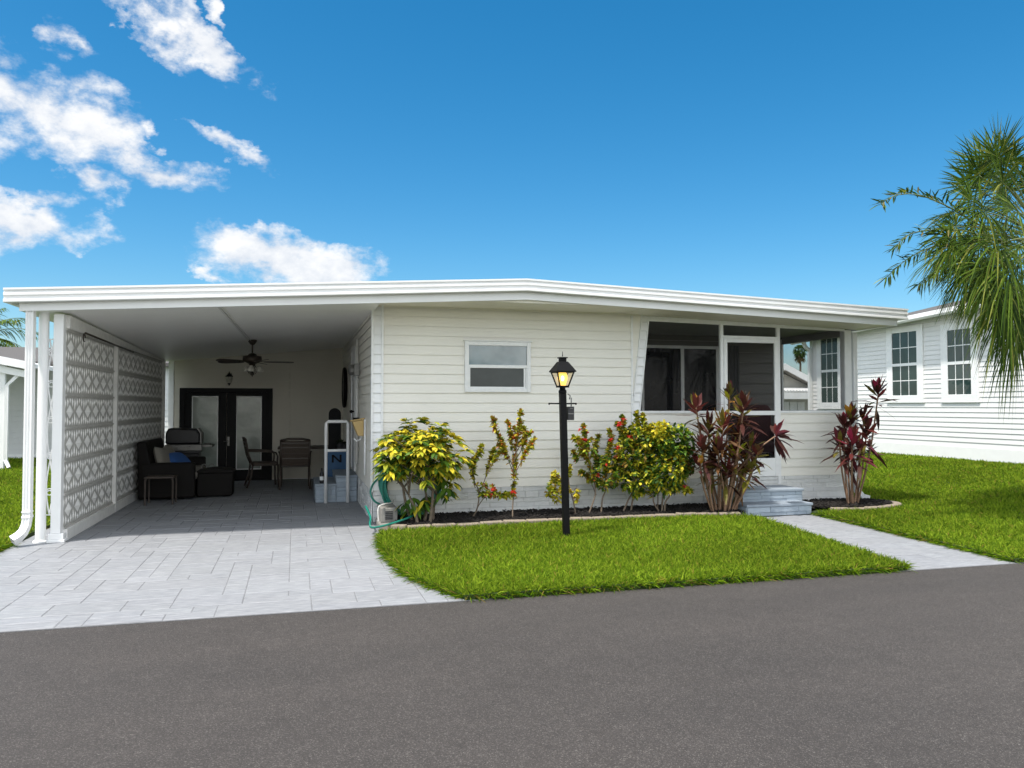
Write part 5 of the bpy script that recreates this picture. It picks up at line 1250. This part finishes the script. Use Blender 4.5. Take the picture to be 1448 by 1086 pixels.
def feather(pl, Y, dy, L, droop, n=34):
    P = [Vector(at(u, v, Y+dy*i/(len(pl)-1))) for i, (u, v) in enumerate(pl)]; sp = smoothpts(P, 8); m = len(sp); rc.tube(sp, [.013-.010*i/(m-1) for i in range(m)], 5)
    ps, ds, ls = [], [], []
    for i in range(n):
        f = (.08+.92*i/(n-1))*(m-1); j = min(int(f), m-2); c = sp[j].lerp(sp[j+1], f-j); ax = (sp[j+1]-sp[j]).normalized(); S = ax.cross(Vector((0, -.4, 1))).normalized(); U = S.cross(ax)
        for sg in (-1, 1):
            for q in range(2): ps.append(c); ds.append(ax*rr.uniform(.5, 1.0)+S*sg*rr.uniform(.2, .7)+U*rr.uniform(-.25, .85)); ls.append(L*rr.uniform(.75, 1.35)*(1-.45*i/n))
    k = len(ps); l.leaves(np.array(ps), np.array(ds), np.array(ls), .021, jitcol(PC+[(.20, .17, .06)], k, [.3, .25, .2, .1, .15], .25), droop*RNG.uniform(.3, 1.4, k))
feather([(1440, 340), (1385, 318), (1340, 292), (1300, 276), (1268, 276), (1246, 288)], 8.0, -.3, .24, .25)
feather([(1430, 350), (1370, 328), (1320, 325), (1285, 332), (1263, 352)], 8.4, .1, .22, .3, 28)
feather([(1435, 365), (1375, 345), (1325, 348), (1285, 365), (1254, 392)], 8.0, -.1, .26, .45)
feather([(1440, 380), (1390, 365), (1340, 375), (1300, 402)], 8.5, .2, .28, .7, 28)
rc.build('rachis', MT['palm_rib'], T, smooth=True); l.build('crown', MT['palm_leaf'], T)
lp2 = at(-28, 478, 30)
palm('palm_tree', (lp2.x, 30, 0), lp2.z, 'distant palm behind the house beyond the screen wall', 22, 2.0, .5, 8, ll=30, w=.04)
# slim fan palm far behind the porch
fp2 = at(1131, 496, 62)
T = empty('fan_palm', (fp2.x, 62, 0), 'tall slim fan palm far away, seen through the porch screen', 'tree')
b = MB(); b.tube([(fp2.x+.05*math.sin(i), 62, fp2.z*i/10) for i in range(11)], [.14-.006*i for i in range(11)], 10); b.build('trunk', MT['trunk'], T, smooth=True)
l = LB()
for k in range(34):
    t = k/34; az = k*2.399; el = R(75-140*t); L = .55
    d = np.array([math.cos(az)*math.cos(el), math.sin(az)*math.cos(el), math.sin(el)]); c = np.array([fp2.x, 62, fp2.z])+d*L*.55
    n = 16; dd = d+RNG.normal(0, .45, (n, 3)); l.leaves(np.tile(c, (n, 1)), dd, .42, .07, jitcol([(.05, .11, .02), (.09, .15, .03)], n), .3)
n = 140; d = RNG.normal(0, 1, (n, 3))*np.array([.5, .5, .2])+np.array([0, 0, -1]); l.leaves(np.array([fp2.x, 62, fp2.z-.4])+RNG.normal(0, .12, (n, 3)), d, .7, .07, jitcol([(.20, .15, .07), (.14, .12, .05)], n), .1)
l.build('crown', MT['palm_leaf'], T)
# ================================================================ neighbours
def nb_window(parent, u0, v0, u1, v1, X):
    """double hung window on the wall x = X (faces -x); pixel corners of the outer trim"""
    a, c = atx(u0, v1, X), atx(u1, v0, X); y1, y0 = a.y, c.y; z0, z1 = (atx((u0+u1)/2, v1, X).z, atx((u0+u1)/2, v0, X).z); f, fh = .16, .20
    b = MB(); b.box(X-.045, X+.01, y0, y0+fh, z0, z1); b.box(X-.045, X+.01, y1-fh, y1, z0, z1); b.box(X-.044, X+.01, y0+fh, y1-fh, z0, z0+f); b.box(X-.044, X+.01, y0+fh, y1-fh, z1-f, z1)
    b.box(X-.05, X+.0, y0-.02, y1+.02, z0-.03, z0-.001)
    W = b.build('window', MT['white_frame'], parent, bevel=.006)
    zm = (z0+z1)/2-.02; b = MB(); b.box(X-.038, X+.01, y0+fh, y1-fh, zm-.035, zm+.035); b.build('meeting_rail', MT['white_frame'], W)
    for (za, zc_) in ((z0+f, zm-.035), (zm+.035, z1-f)):
        b = MB(); b.box(X-.025, X-.019, y0+fh, y1-fh, za, zc_); b.build('pane', MT['glass_teal'], W)
        b = MB()
        for k in (1, 2): y = y0+fh+(y1-y0-2*fh)*k/3; b.box(X-.031, X-.0255, y-.008, y+.008, za, zc_)
        b.box(X-.0305, X-.0256, y0+fh, y1-fh, (za+zc_)/2-.010, (za+zc_)/2+.010); b.build('muntin_grid', MT['white_frame'], W)
XN = 15.0
NB = empty('neighbour_house', (XN+4, 14, .2), 'white sided neighbouring house with tall windows, across the side lawn', 'house')
yfar = atx(1147, 540, XN).y; ynear = 6.0
ez = (atx(1284, 452, XN-.3).z+atx(1373, 434, XN-.3).z)/2; gz = .26
o = place(siding_mb(yfar-ynear, gz+.30, ez+.50, .116), (XN, yfar, 0), -HALF).build('siding_wall', MT['siding_neighbour'], NB, fixn=False)
clip(o, Vector((XN, 15.6, ez-.02))-Vector(NB.location), Vector((0, .045, 1)))
place(siding_mb(9, gz+.30, ez-.04, .116), (XN, ynear, 0), 0).build('siding_wall', MT['siding_neighbour'], NB, fixn=False)
b = MB(); b.box(XN+.012, XN+9, ynear+.012, yfar-.005, 0, ez-.25); b.build('wall_core', MT['siding_neighbour'], NB)
b = MB(); b.box(XN-.025, XN+.01, ynear-.02, yfar, 0, gz+.30); b.build('skirting', MT['white'], NB)
b = MB(); b.box(XN-.022, XN+.08, yfar-.10, yfar+.02, 0, ez-.03); b.build('corner_trim', MT['white_frame'], NB)
y0_, y1_ = ynear-.4, yfar+.35
b = MB(); x0_, x1_ = XN-.38, XN+9.4; xr = (x0_+x1_)/2; hr = 1.25
EY = lambda y: ez+(15.6-y)*.045
V = [(x0_, y0_, EY(y0_)+.02), (x1_, y0_, ez+.02), (x1_, y1_, ez+.02), (x0_, y1_, EY(y1_)+.02), (xr, y0_+4.6, ez+hr), (xr, y1_-4.6, ez+hr)]
b.add(V, [(0, 1, 4), (1, 2, 5, 4), (2, 3, 5), (3, 0, 4, 5), (3, 2, 1, 0)]); rf_ = b.build('roof', MT['shingle'], NB)
b = MB(); b.prism([(x0_-.10, ez+.04), (x0_-.10, ez-.06), (x0_-.06, ez-.10), (x0_-.005, ez-.10), (x0_-.005, ez+.04)], 'y', y0_, y1_); b.v = [(x, y, z+EY(y)-ez) for x, y, z in b.v]; b.build('gutter', MT['white'], rf_)
b = MB(); b.box(x0_, XN, y0_, y1_, ez-.03, ez+.0); b.v = [(x, y, z+EY(y)-ez) for x, y, z in b.v]; b.build('soffit', MT['white'], rf_)
nb_window(NB, 1256, 461, 1306, 568, XN); nb_window(NB, 1333, 456, 1384, 567.5, XN); nb_window(NB, 1157, 470, 1192, 577, XN)
gx = XN-.06
b = downspout([(gx-.30, yfar-.05, ez-.08), (gx-.30, yfar-.05, ez-.16), (gx-.16, yfar-.05, ez-.42), (gx-.02, yfar-.05, ez-.52), (gx-.02, yfar-.05, ez-.62), (gx-.02, yfar-.05, .35)], .09, .09); b.build('downspout', MT['white'], NB)
# house seen through the porch, far behind
FH = empty('far_house', (17, 32, 0), 'small tan roofed house far behind, seen through the porch screen', 'house')
pa, pb2, pk = at(1112, 560, 32), at(1149, 560, 32), at(1098, 516, 32)
pe = at(1149, 546, 32)
xc = pk.x; hw = (pe.x-xc)+.5; zp = pk.z; ze = pe.z-.15
b = MB(); b.prism([(xc-hw, ze), (xc, zp), (xc+hw, ze), (xc+hw, ze-.22), (xc, zp-.24), (xc-hw, ze-.22)], 'y', 31.4, 44); b.build('roof', MT['far_roof'], FH)
b = MB(); b.prism([(xc-hw-.02, ze+.03), (xc, zp+.03), (xc+hw+.02, ze+.03), (xc+hw+.02, ze-.24), (xc, zp-.26), (xc-hw-.02, ze-.24)], 'y', 31.30, 31.39); b.build('bargeboard', MT['white'], FH)
zb2 = at(1130, 552, 31.6).z
b = MB(); b.prism([(xc-hw+.4, 0), (xc+hw-.4, 0), (xc+hw-.4, zb2), (xc, zp-.3), (xc-hw+.4, zb2)], 'y', 31.8, 44); b.build('wall', MT['far_wall'], FH)
b = MB(); x = xc-hw+.3
while x < xc+hw-.3: b.tube([(x, 30.6, zb2-.06), (x, 31.79, zb2+.10)], .055, 6); x += .16
b.build('corrugated_awning', MT['white'], FH)
b = MB(); b.box(xc-hw+.3, xc+hw-.3, 30.6, 30.7, zb2-.42, zb2-.12); b.box(xc+hw-.75, xc+hw-.5, 30.6, 30.75, 0, zb2-.42); b.build('awning_beam', MT['white'], FH)
b = MB(); 
for k in range(5): b.box(xc+hw-3.2+k*.42, xc+hw-2.82+k*.42, 31.74, 31.795, .05, zb2-.55)
b.build('door_panel', MT['white'], FH)
# house on the left, beyond the screen wall
LH = empty('neighbour_house', (-9, 28, 0), 'white neighbouring house with grey roof and small carport, beyond the screen wall', 'house')
yl = 25.0; xe = -2.9; zt_l = at(235, 519, yl).z
place(siding_mb(14, .15, zt_l, .155), (xe-14, yl, 0), 0).build('siding_wall', MT['siding_grey'], LH, fixn=False)
b = MB(); b.box(xe-14, xe, yl+.015, yl+7, 0, zt_l); b.build('wall_core', MT['siding_grey'], LH)
b = MB(); b.box(xe-14, xe, yl-.03, yl+.01, 0, .15); b.build('skirting', MT['white'], LH)
b = MB(); b.prism([(yl-.35, zt_l+.0), (yl-.35, zt_l+.10), (yl+3.5, zt_l+.75), (yl+7.4, zt_l+.10), (yl+7.4, zt_l)], 'x', xe-14.3, xe+.3); b.build('roof', MT['shingle'], LH)
yc_ = 20.6
e0, e1 = at(-60, 494, yc_), at(38.5, 513, yc_)
def ez_(x): return e0.z+(e1.z-e0.z)*(x-e0.x)/(e1.x-e0.x)
x9 = e1.x; x8 = e0.x-4
b = MB(); b.prism([(x8, ez_(x8)), (x9, ez_(x9)), (x9, ez_(x9)-.10), (x8, ez_(x8)-.10)], 'y', yc_, yl-.4); rr_ = b.build('carport_roof', MT['white'], LH)
b = MB(); b.prism([(x8, ez_(x8)+.02), (x9+.05, ez_(x9)+.02), (x9+.05, ez_(x9)-.16), (x8, ez_(x8)-.16)], 'y', yc_-.06, yc_-.002); b.prism([(x8, ez_(x8)-.18), (x9-.05, ez_(x9)-.18), (x9-.05, ez_(x9)-.34), (x8, ez_(x8)-.34)], 'y', yc_+.05, yc_+.09); b.build('fascia', MT['white'], rr_)
px_ = at(3.5, 600, yc_+.1).x
b = MB(); b.box(px_-.10, px_+.03, yc_+.1, yc_+.2, 0, ez_(px_)-.1); b.build('carport_post', MT['white'], LH)
px2 = px_+.08
downspout([(x9-.12, yc_+.12, ez_(x9)-.2), (x9-.25, yc_+.12, ez_(x9)-.32), (px2, yc_+.1, ez_(px2)-.62), (px2, yc_+.1, .25), (px2+.10, yc_+.0, .08)], .07, .07).build('downspout', MT['white'], LH)
# ================================================================ grass blades
def in_poly(P, poly):
    x, y = P[:, 0], P[:, 1]; c = np.zeros(len(P), bool); n = len(poly)
    for i in range(n):
        (x1, y1), (x2, y2) = poly[i], poly[(i+1) % n]
        k = ((y1 > y) != (y2 > y)) & (x < (x2-x1)*(y-y1)/(y2-y1+1e-12)+x1); c ^= k
    return c
def grow(name, poly, dens, zf, near=7.0, hmul=1.0, ymax=40):
    A = np.array(poly); x0, y0 = A.min(0); x1, y1 = A.max(0); l = LB()
    n = int((x1-x0)*(y1-y0)*dens); P = RNG.uniform([x0, y0], [x1, y1], (n, 2)); P = P[in_poly(P, poly)]
    dist = np.hypot(P[:, 0], P[:, 1]); keep = RNG.random(len(P)) < np.minimum(1, (near/dist)**1.7); P = P[keep]; dist = dist[keep]
    n = len(P); z = np.array([zf(a, c) for a, c in P]) if callable(zf) else np.full(n, zf)
    cl = .5+.5*np.sin(P[:, 0]*7.3+1.7*np.sin(P[:, 1]*5.1))*np.sin(P[:, 1]*8.7+1.3*np.sin(P[:, 0]*6.3))
    big = .5+.5*np.sin(P[:, 0]*1.3+.8*np.sin(P[:, 1]*1.9)+2)*np.sin(P[:, 1]*1.7+.6*np.sin(P[:, 0]*2.3))
    az = RNG.uniform(0, 2*math.pi, n); el = np.clip(RNG.normal(R(58), R(17), n), R(12), R(88))
    D_ = np.stack([np.cos(az)*np.cos(el), np.sin(az)*np.cos(el), np.sin(el)], 1)
    L = (.060+.048*RNG.random(n)+.022*cl)*hmul; W = .0068*np.maximum(1, dist/near)**.75*RNG.uniform(.8, 1.35, n)
    g1, g2, g3, br = np.array([.180, .275, .016]), np.array([.085, .155, .010]), np.array([.26, .35, .026]), np.array([.30, .22, .05])
    w = RNG.random((n, 1)); col = np.where(w < .38, g1, np.where(w < .74, g2, np.where(w < .975, g3, br)))
    col = col*(.72+.34*big+.12*cl+.16*RNG.random(n))[:, None]
    l.blades(np.column_stack([P, z-.01]), D_, L, W, col, RNG.uniform(.15, .6, n)); o = l.build(name, MT['grass']); o['kind'] = 'stuff'; return n
def edge_blades(name, line, z, per_m=420, side=1):
    l = LB(); Ps, Ds = [], []
    for (x0, y0), (x1, y1) in zip(line, line[1:]):
        L = math.hypot(x1-x0, y1-y0); n = int(L*per_m); t = RNG.random(n); nx, ny = side*(y1-y0)/L, -side*(x1-x0)/L
        off = RNG.normal(-.012, .018, n)
        P = np.column_stack([x0+(x1-x0)*t+nx*off, y0+(y1-y0)*t+ny*off, np.full(n, z)-RNG.uniform(0, .03, n)])
        a = RNG.normal(0, .8, n); el = RNG.uniform(R(5), R(70), n)
        d = np.column_stack([(nx*np.cos(a)-ny*np.sin(a))*np.cos(el), (ny*np.cos(a)+nx*np.sin(a))*np.cos(el), np.sin(el)])
        Ps.append(P); Ds.append(d)
    P = np.concatenate(Ps); d = np.concatenate(Ds); n = len(P)
    w = RNG.random((n, 1)); col = np.where(w < .45, np.array([.15, .25, .006]), np.where(w < .9, np.array([.06, .14, .005]), np.array([.26, .20, .05])))
    l.blades(P, d, RNG.uniform(.04, .10, n), RNG.uniform(.005, .009, n), col*RNG.uniform(.7, 1.1, (n, 1)), RNG.uniform(.3, .9, n)); o = l.build(name, MT['grass']); o['kind'] = 'stuff'
edge_blades('front_grass_edge', [(1.28, RD+.03), (5.43, RD+.03), (5.64, 7.5), (5.90, 9.24)], .03)
edge_blades('front_grass_edge', [(.99, 9.28), (.90, 8.6), (.89, 7.9), (.91, 7.35), (.98, 6.85), (1.1, 6.4), (1.28, RD+.03)], .03)
edge_blades('side_grass_edge', [(6.95, 9.3), (RX0(7.5), 7.5), (RX0(RD+.03), RD+.03)], .03, side=-1 if False else 1)
edge_blades('side_grass_edge', [(RX0(RD+.03), RD+.03), (12, RD+.03)], .04, 260)
edge_blades('carport_grass_edge', [(-2.96, 9.6), (-2.96, RD+.03)], .03, 300, side=-1)
GS = globals().get('GRASS', 1.0)
n1 = grow('front_grass', LAWN_M, 8000*GS, .03, 7.5)
rp = [(RX0(y)+.01, y) for y in np.linspace(RD+.03, 9.25, 8)]+[(6.97, 9.3), (7.2, 9.33), (7.75, 9.26), (8.3, 9.35), (8.68, 9.58), (8.80, 9.9), (8.45, 10.3), (8.45, 24), (26, 24), (26, RD+.03)]
rp = [p for p in rp[:-2]]+[(14.95, 24), (14.95, RD+.03)]
n2 = grow('side_grass', rp, 6500*GS, lambda x, y: lawn_z(x, y)-.005, 7.5, 1.05)
n3 = grow('carport_grass', [(-9, RD+.03), (-2.96, RD+.03), (-2.96, 17.4), (-2.9, 24.9), (-14, 24.9)], 5000*GS, .03, 7.5)
print('blades', n1, n2, n3)
# ================================================================ sky, sun, camera
SUN_EL, SUN_AZ = R(66), R(240)      # azimuth clockwise from +y (depth); 180 = behind the camera
w = bpy.data.worlds.new('World'); SC.world = w; w.use_nodes = True
nt = w.node_tree; bg = nt.nodes['Background']
sky = N(nt, 'ShaderNodeTexSky', sky_type='NISHITA'); sky.sun_disc = False
sky.sun_elevation = SUN_EL; sky.sun_rotation = SUN_AZ; sky.air_density = 1.0; sky.dust_density = .7; sky.ozone_density = 5.0; sky.altitude = 0
tc = N(nt, 'ShaderNodeTexCoord'); nrm_ = N(nt, 'ShaderNodeVectorMath', operation='NORMALIZE'); nt.links.new(tc.outputs['Generated'], nrm_.inputs[0])
DIR = nrm_.outputs['Vector']
def math_(op, a, b=None, c=None, clamp=False):
    n = N(nt, 'ShaderNodeMath', operation=op); n.use_clamp = clamp
    for i, v in enumerate((a, b, c)):
        if v is None: continue
        if isinstance(v, (int, float)): n.inputs[i].default_value = v
        else: nt.links.new(v, n.inputs[i])
    return n.outputs[0]
sp_ = N(nt, 'ShaderNodeSeparateXYZ'); nt.links.new(DIR, sp_.inputs[0]); dxs, dys, dzs = sp_.outputs
az = math_('ARCTAN2', dxs, dys); el = math_('ARCSINE', dzs)
def angles(u, v): d = ray(u, v).normalized(); return math.atan2(d.x, d.y), math.asin(d.z)
# clouds: centre pixel, half width / half height in pixels, tilt (degrees, + = falling to the right), weight
CL = [(80, 165, 128, 52, 8, 1.0), (10, 150, 80, 62, 25, .95), (125, 265, 46, 28, -4, .95), (38, 292, 60, 20, -6, .85), (55, 328, 92, 28, -2, .9), (-20, 330, 70, 34, 0, .9), (245, 247, 72, 30, 6, .95), (405, 374, 112, 38, 4, 1.2), (372, 350, 50, 26, 0, 1.0), (348, 212, 56, 15, 20, .72),
      (300, 72, 84, 22, 30, .85), (235, 40, 60, 22, 32, .7), (205, 6, 48, 24, 10, .75), (88, 56, 30, 24, 25, .62), (236, 186, 20, 9, 10, .5), (302, 10, 16, 14, 40, .6), (70, 100, 60, 14, 25, .35), (286, 388, 22, 12, 0, .7)]
F_ = None
vN = N(nt, 'ShaderNodeMapping'); vN.inputs['Scale'].default_value = (1, 1, 1.5); nt.links.new(DIR, vN.inputs['Vector'])
n1_ = noise(nt, vN.outputs['Vector'], 9, 9, .62)
n2_ = noise(nt, vN.outputs['Vector'], 26, 7, .62)
wn = N(nt, 'ShaderNodeTexNoise', Scale=11.0, Detail=6.0, Roughness=.6); nt.links.new(vN.outputs['Vector'], wn.inputs['Vector'])
ws = N(nt, 'ShaderNodeSeparateColor'); nt.links.new(wn.outputs['Color'], ws.inputs['Color'])
azw = math_('ADD', az, math_('MULTIPLY', math_('SUBTRACT', ws.outputs['Red'], .5), .16)); elw = math_('ADD', el, math_('MULTIPLY', math_('SUBTRACT', ws.outputs['Green'], .5), .11))
for (u, v, hw, hh, tilt, wt_) in CL:
    a0, e0_ = angles(u, v); a1, _ = angles(u+hw, v); _, e1_ = angles(u, v-hh)
    ra, re = abs(a1-a0)*1.36, abs(e1_-e0_)*1.46; ct_, st_ = math.cos(R(tilt)), math.sin(R(tilt))
    da, de = math_('SUBTRACT', azw, a0), math_('SUBTRACT', elw, e0_)
    p_ = math_('ADD', math_('MULTIPLY', da, ct_/ra), math_('MULTIPLY', de, -st_/ra)); q_ = math_('ADD', math_('MULTIPLY', da, st_/re), math_('MULTIPLY', de, ct_/re))
    d2 = math_('ADD', math_('MULTIPLY', p_, p_), math_('MULTIPLY', q_, q_))
    f = math_('MULTIPLY', math_('SUBTRACT', 1.0, math_('SQRT', d2)), wt_)
    F_ = f if F_ is None else math_('MAXIMUM', F_, f)
# unseen bright cloud added behind and overhead to fill the shaded facade
dt_ = N(nt, 'ShaderNodeVectorMath', operation='DOT_PRODUCT'); nt.links.new(DIR, dt_.inputs[0]); dt_.inputs[1].default_value = tuple(V_F)
back = math_('MULTIPLY', math_('SUBTRACT', .70, dt_.outputs['Value']), 4.0, clamp=True)
n3_ = noise(nt, vN.outputs['Vector'], 3.2, 8, .6)
backF = math_('SUBTRACT', math_('MULTIPLY', back, math_('ADD', math_('MULTIPLY', n3_, 2.4), -.70)), .1)
dens = math_('ADD', F_, math_('ADD', math_('MULTIPLY', math_('SUBTRACT', n1_, .5), 2.1), math_('MULTIPLY', math_('SUBTRACT', n2_, .5), 1.5)))
dens = math_('SUBTRACT', dens, math_('MULTIPLY', math_('SUBTRACT', .10, F_, clamp=True), 1.6))
dens = math_('MAXIMUM', dens, backF)
cm = N(nt, 'ShaderNodeMapRange', interpolation_type='SMOOTHSTEP'); cm.inputs['From Min'].default_value = -.02; cm.inputs['From Max'].default_value = .80
nt.links.new(dens, cm.inputs['Value'])
core = N(nt, 'ShaderNodeMapRange', interpolation_type='SMOOTHSTEP'); core.inputs['From Min'].default_value = .25; core.inputs['From Max'].default_value = .95; nt.links.new(dens, core.inputs['Value'])
CW, CB = 6.4, 18.0
# self shading of the cloud: compare the puffs with those a little higher up
up_ = N(nt, 'ShaderNodeVectorMath', operation='ADD'); nt.links.new(vN.outputs['Vector'], up_.inputs[0]); up_.inputs[1].default_value = (-.012, 0, .030)
m1_ = noise(nt, up_.outputs['Vector'], 9, 9, .62); m2_ = noise(nt, up_.outputs['Vector'], 26, 7, .62)
sh_ = math_('ADD', .62, math_('ADD', math_('MULTIPLY', math_('SUBTRACT', n1_, m1_), 2.6), math_('MULTIPLY', math_('SUBTRACT', n2_, m2_), 1.3)), clamp=True)
ccol = mixc(nt, sh_, (CW*.66, CW*.72, CW*.82), (CW*1.02, CW*1.02, CW*1.02))
ccol = mixc(nt, back, ccol, (CB, CB*.975, CB*.93))
# the polarised blue of the photograph: a slightly stronger, deeper sky colour
hsv = N(nt, 'ShaderNodeHueSaturation', Hue=.488, Saturation=1.35, Value=1.0); nt.links.new(sky.outputs[0], hsv.inputs['Color'])
cmul = math_('MULTIPLY', cm.outputs[0], .96)
fin = mixc(nt, cmul, hsv.outputs['Color'], ccol)
nt.links.new(fin, bg.inputs['Color']); bg.inputs['Strength'].default_value = .08
sd = bpy.data.lights.new('sun', 'SUN'); sd.energy = 2.8; sd.angle = R(3.0); sd.color = (1, .955, .89)
so = bpy.data.objects.new('sun', sd); COL.objects.link(so)
v_ = Vector((math.sin(SUN_AZ)*math.cos(SUN_EL), math.cos(SUN_AZ)*math.cos(SUN_EL), math.sin(SUN_EL)))
so.rotation_euler = (-v_).to_track_quat('-Z', 'Y').to_euler()
cd = bpy.data.cameras.new('camera'); co = bpy.data.objects.new('camera', cd); COL.objects.link(co); SC.camera = co
cd.sensor_width = 36; cd.lens = 36*FPX/1448; cd.clip_end = 3000; cd.clip_start = .05
M3 = Matrix((V_R, V_U, -V_F)).transposed(); co.matrix_world = Matrix.Translation(CAM) @ M3.to_4x4()
SC.view_settings.view_transform = 'Standard'; SC.view_settings.look = 'None'; SC.view_settings.exposure = 1.02; SC.view_settings.gamma = 1
SC.cycles.max_bounces = 8; SC.cycles.transparent_max_bounces = 16; SC.cycles.use_denoising = True
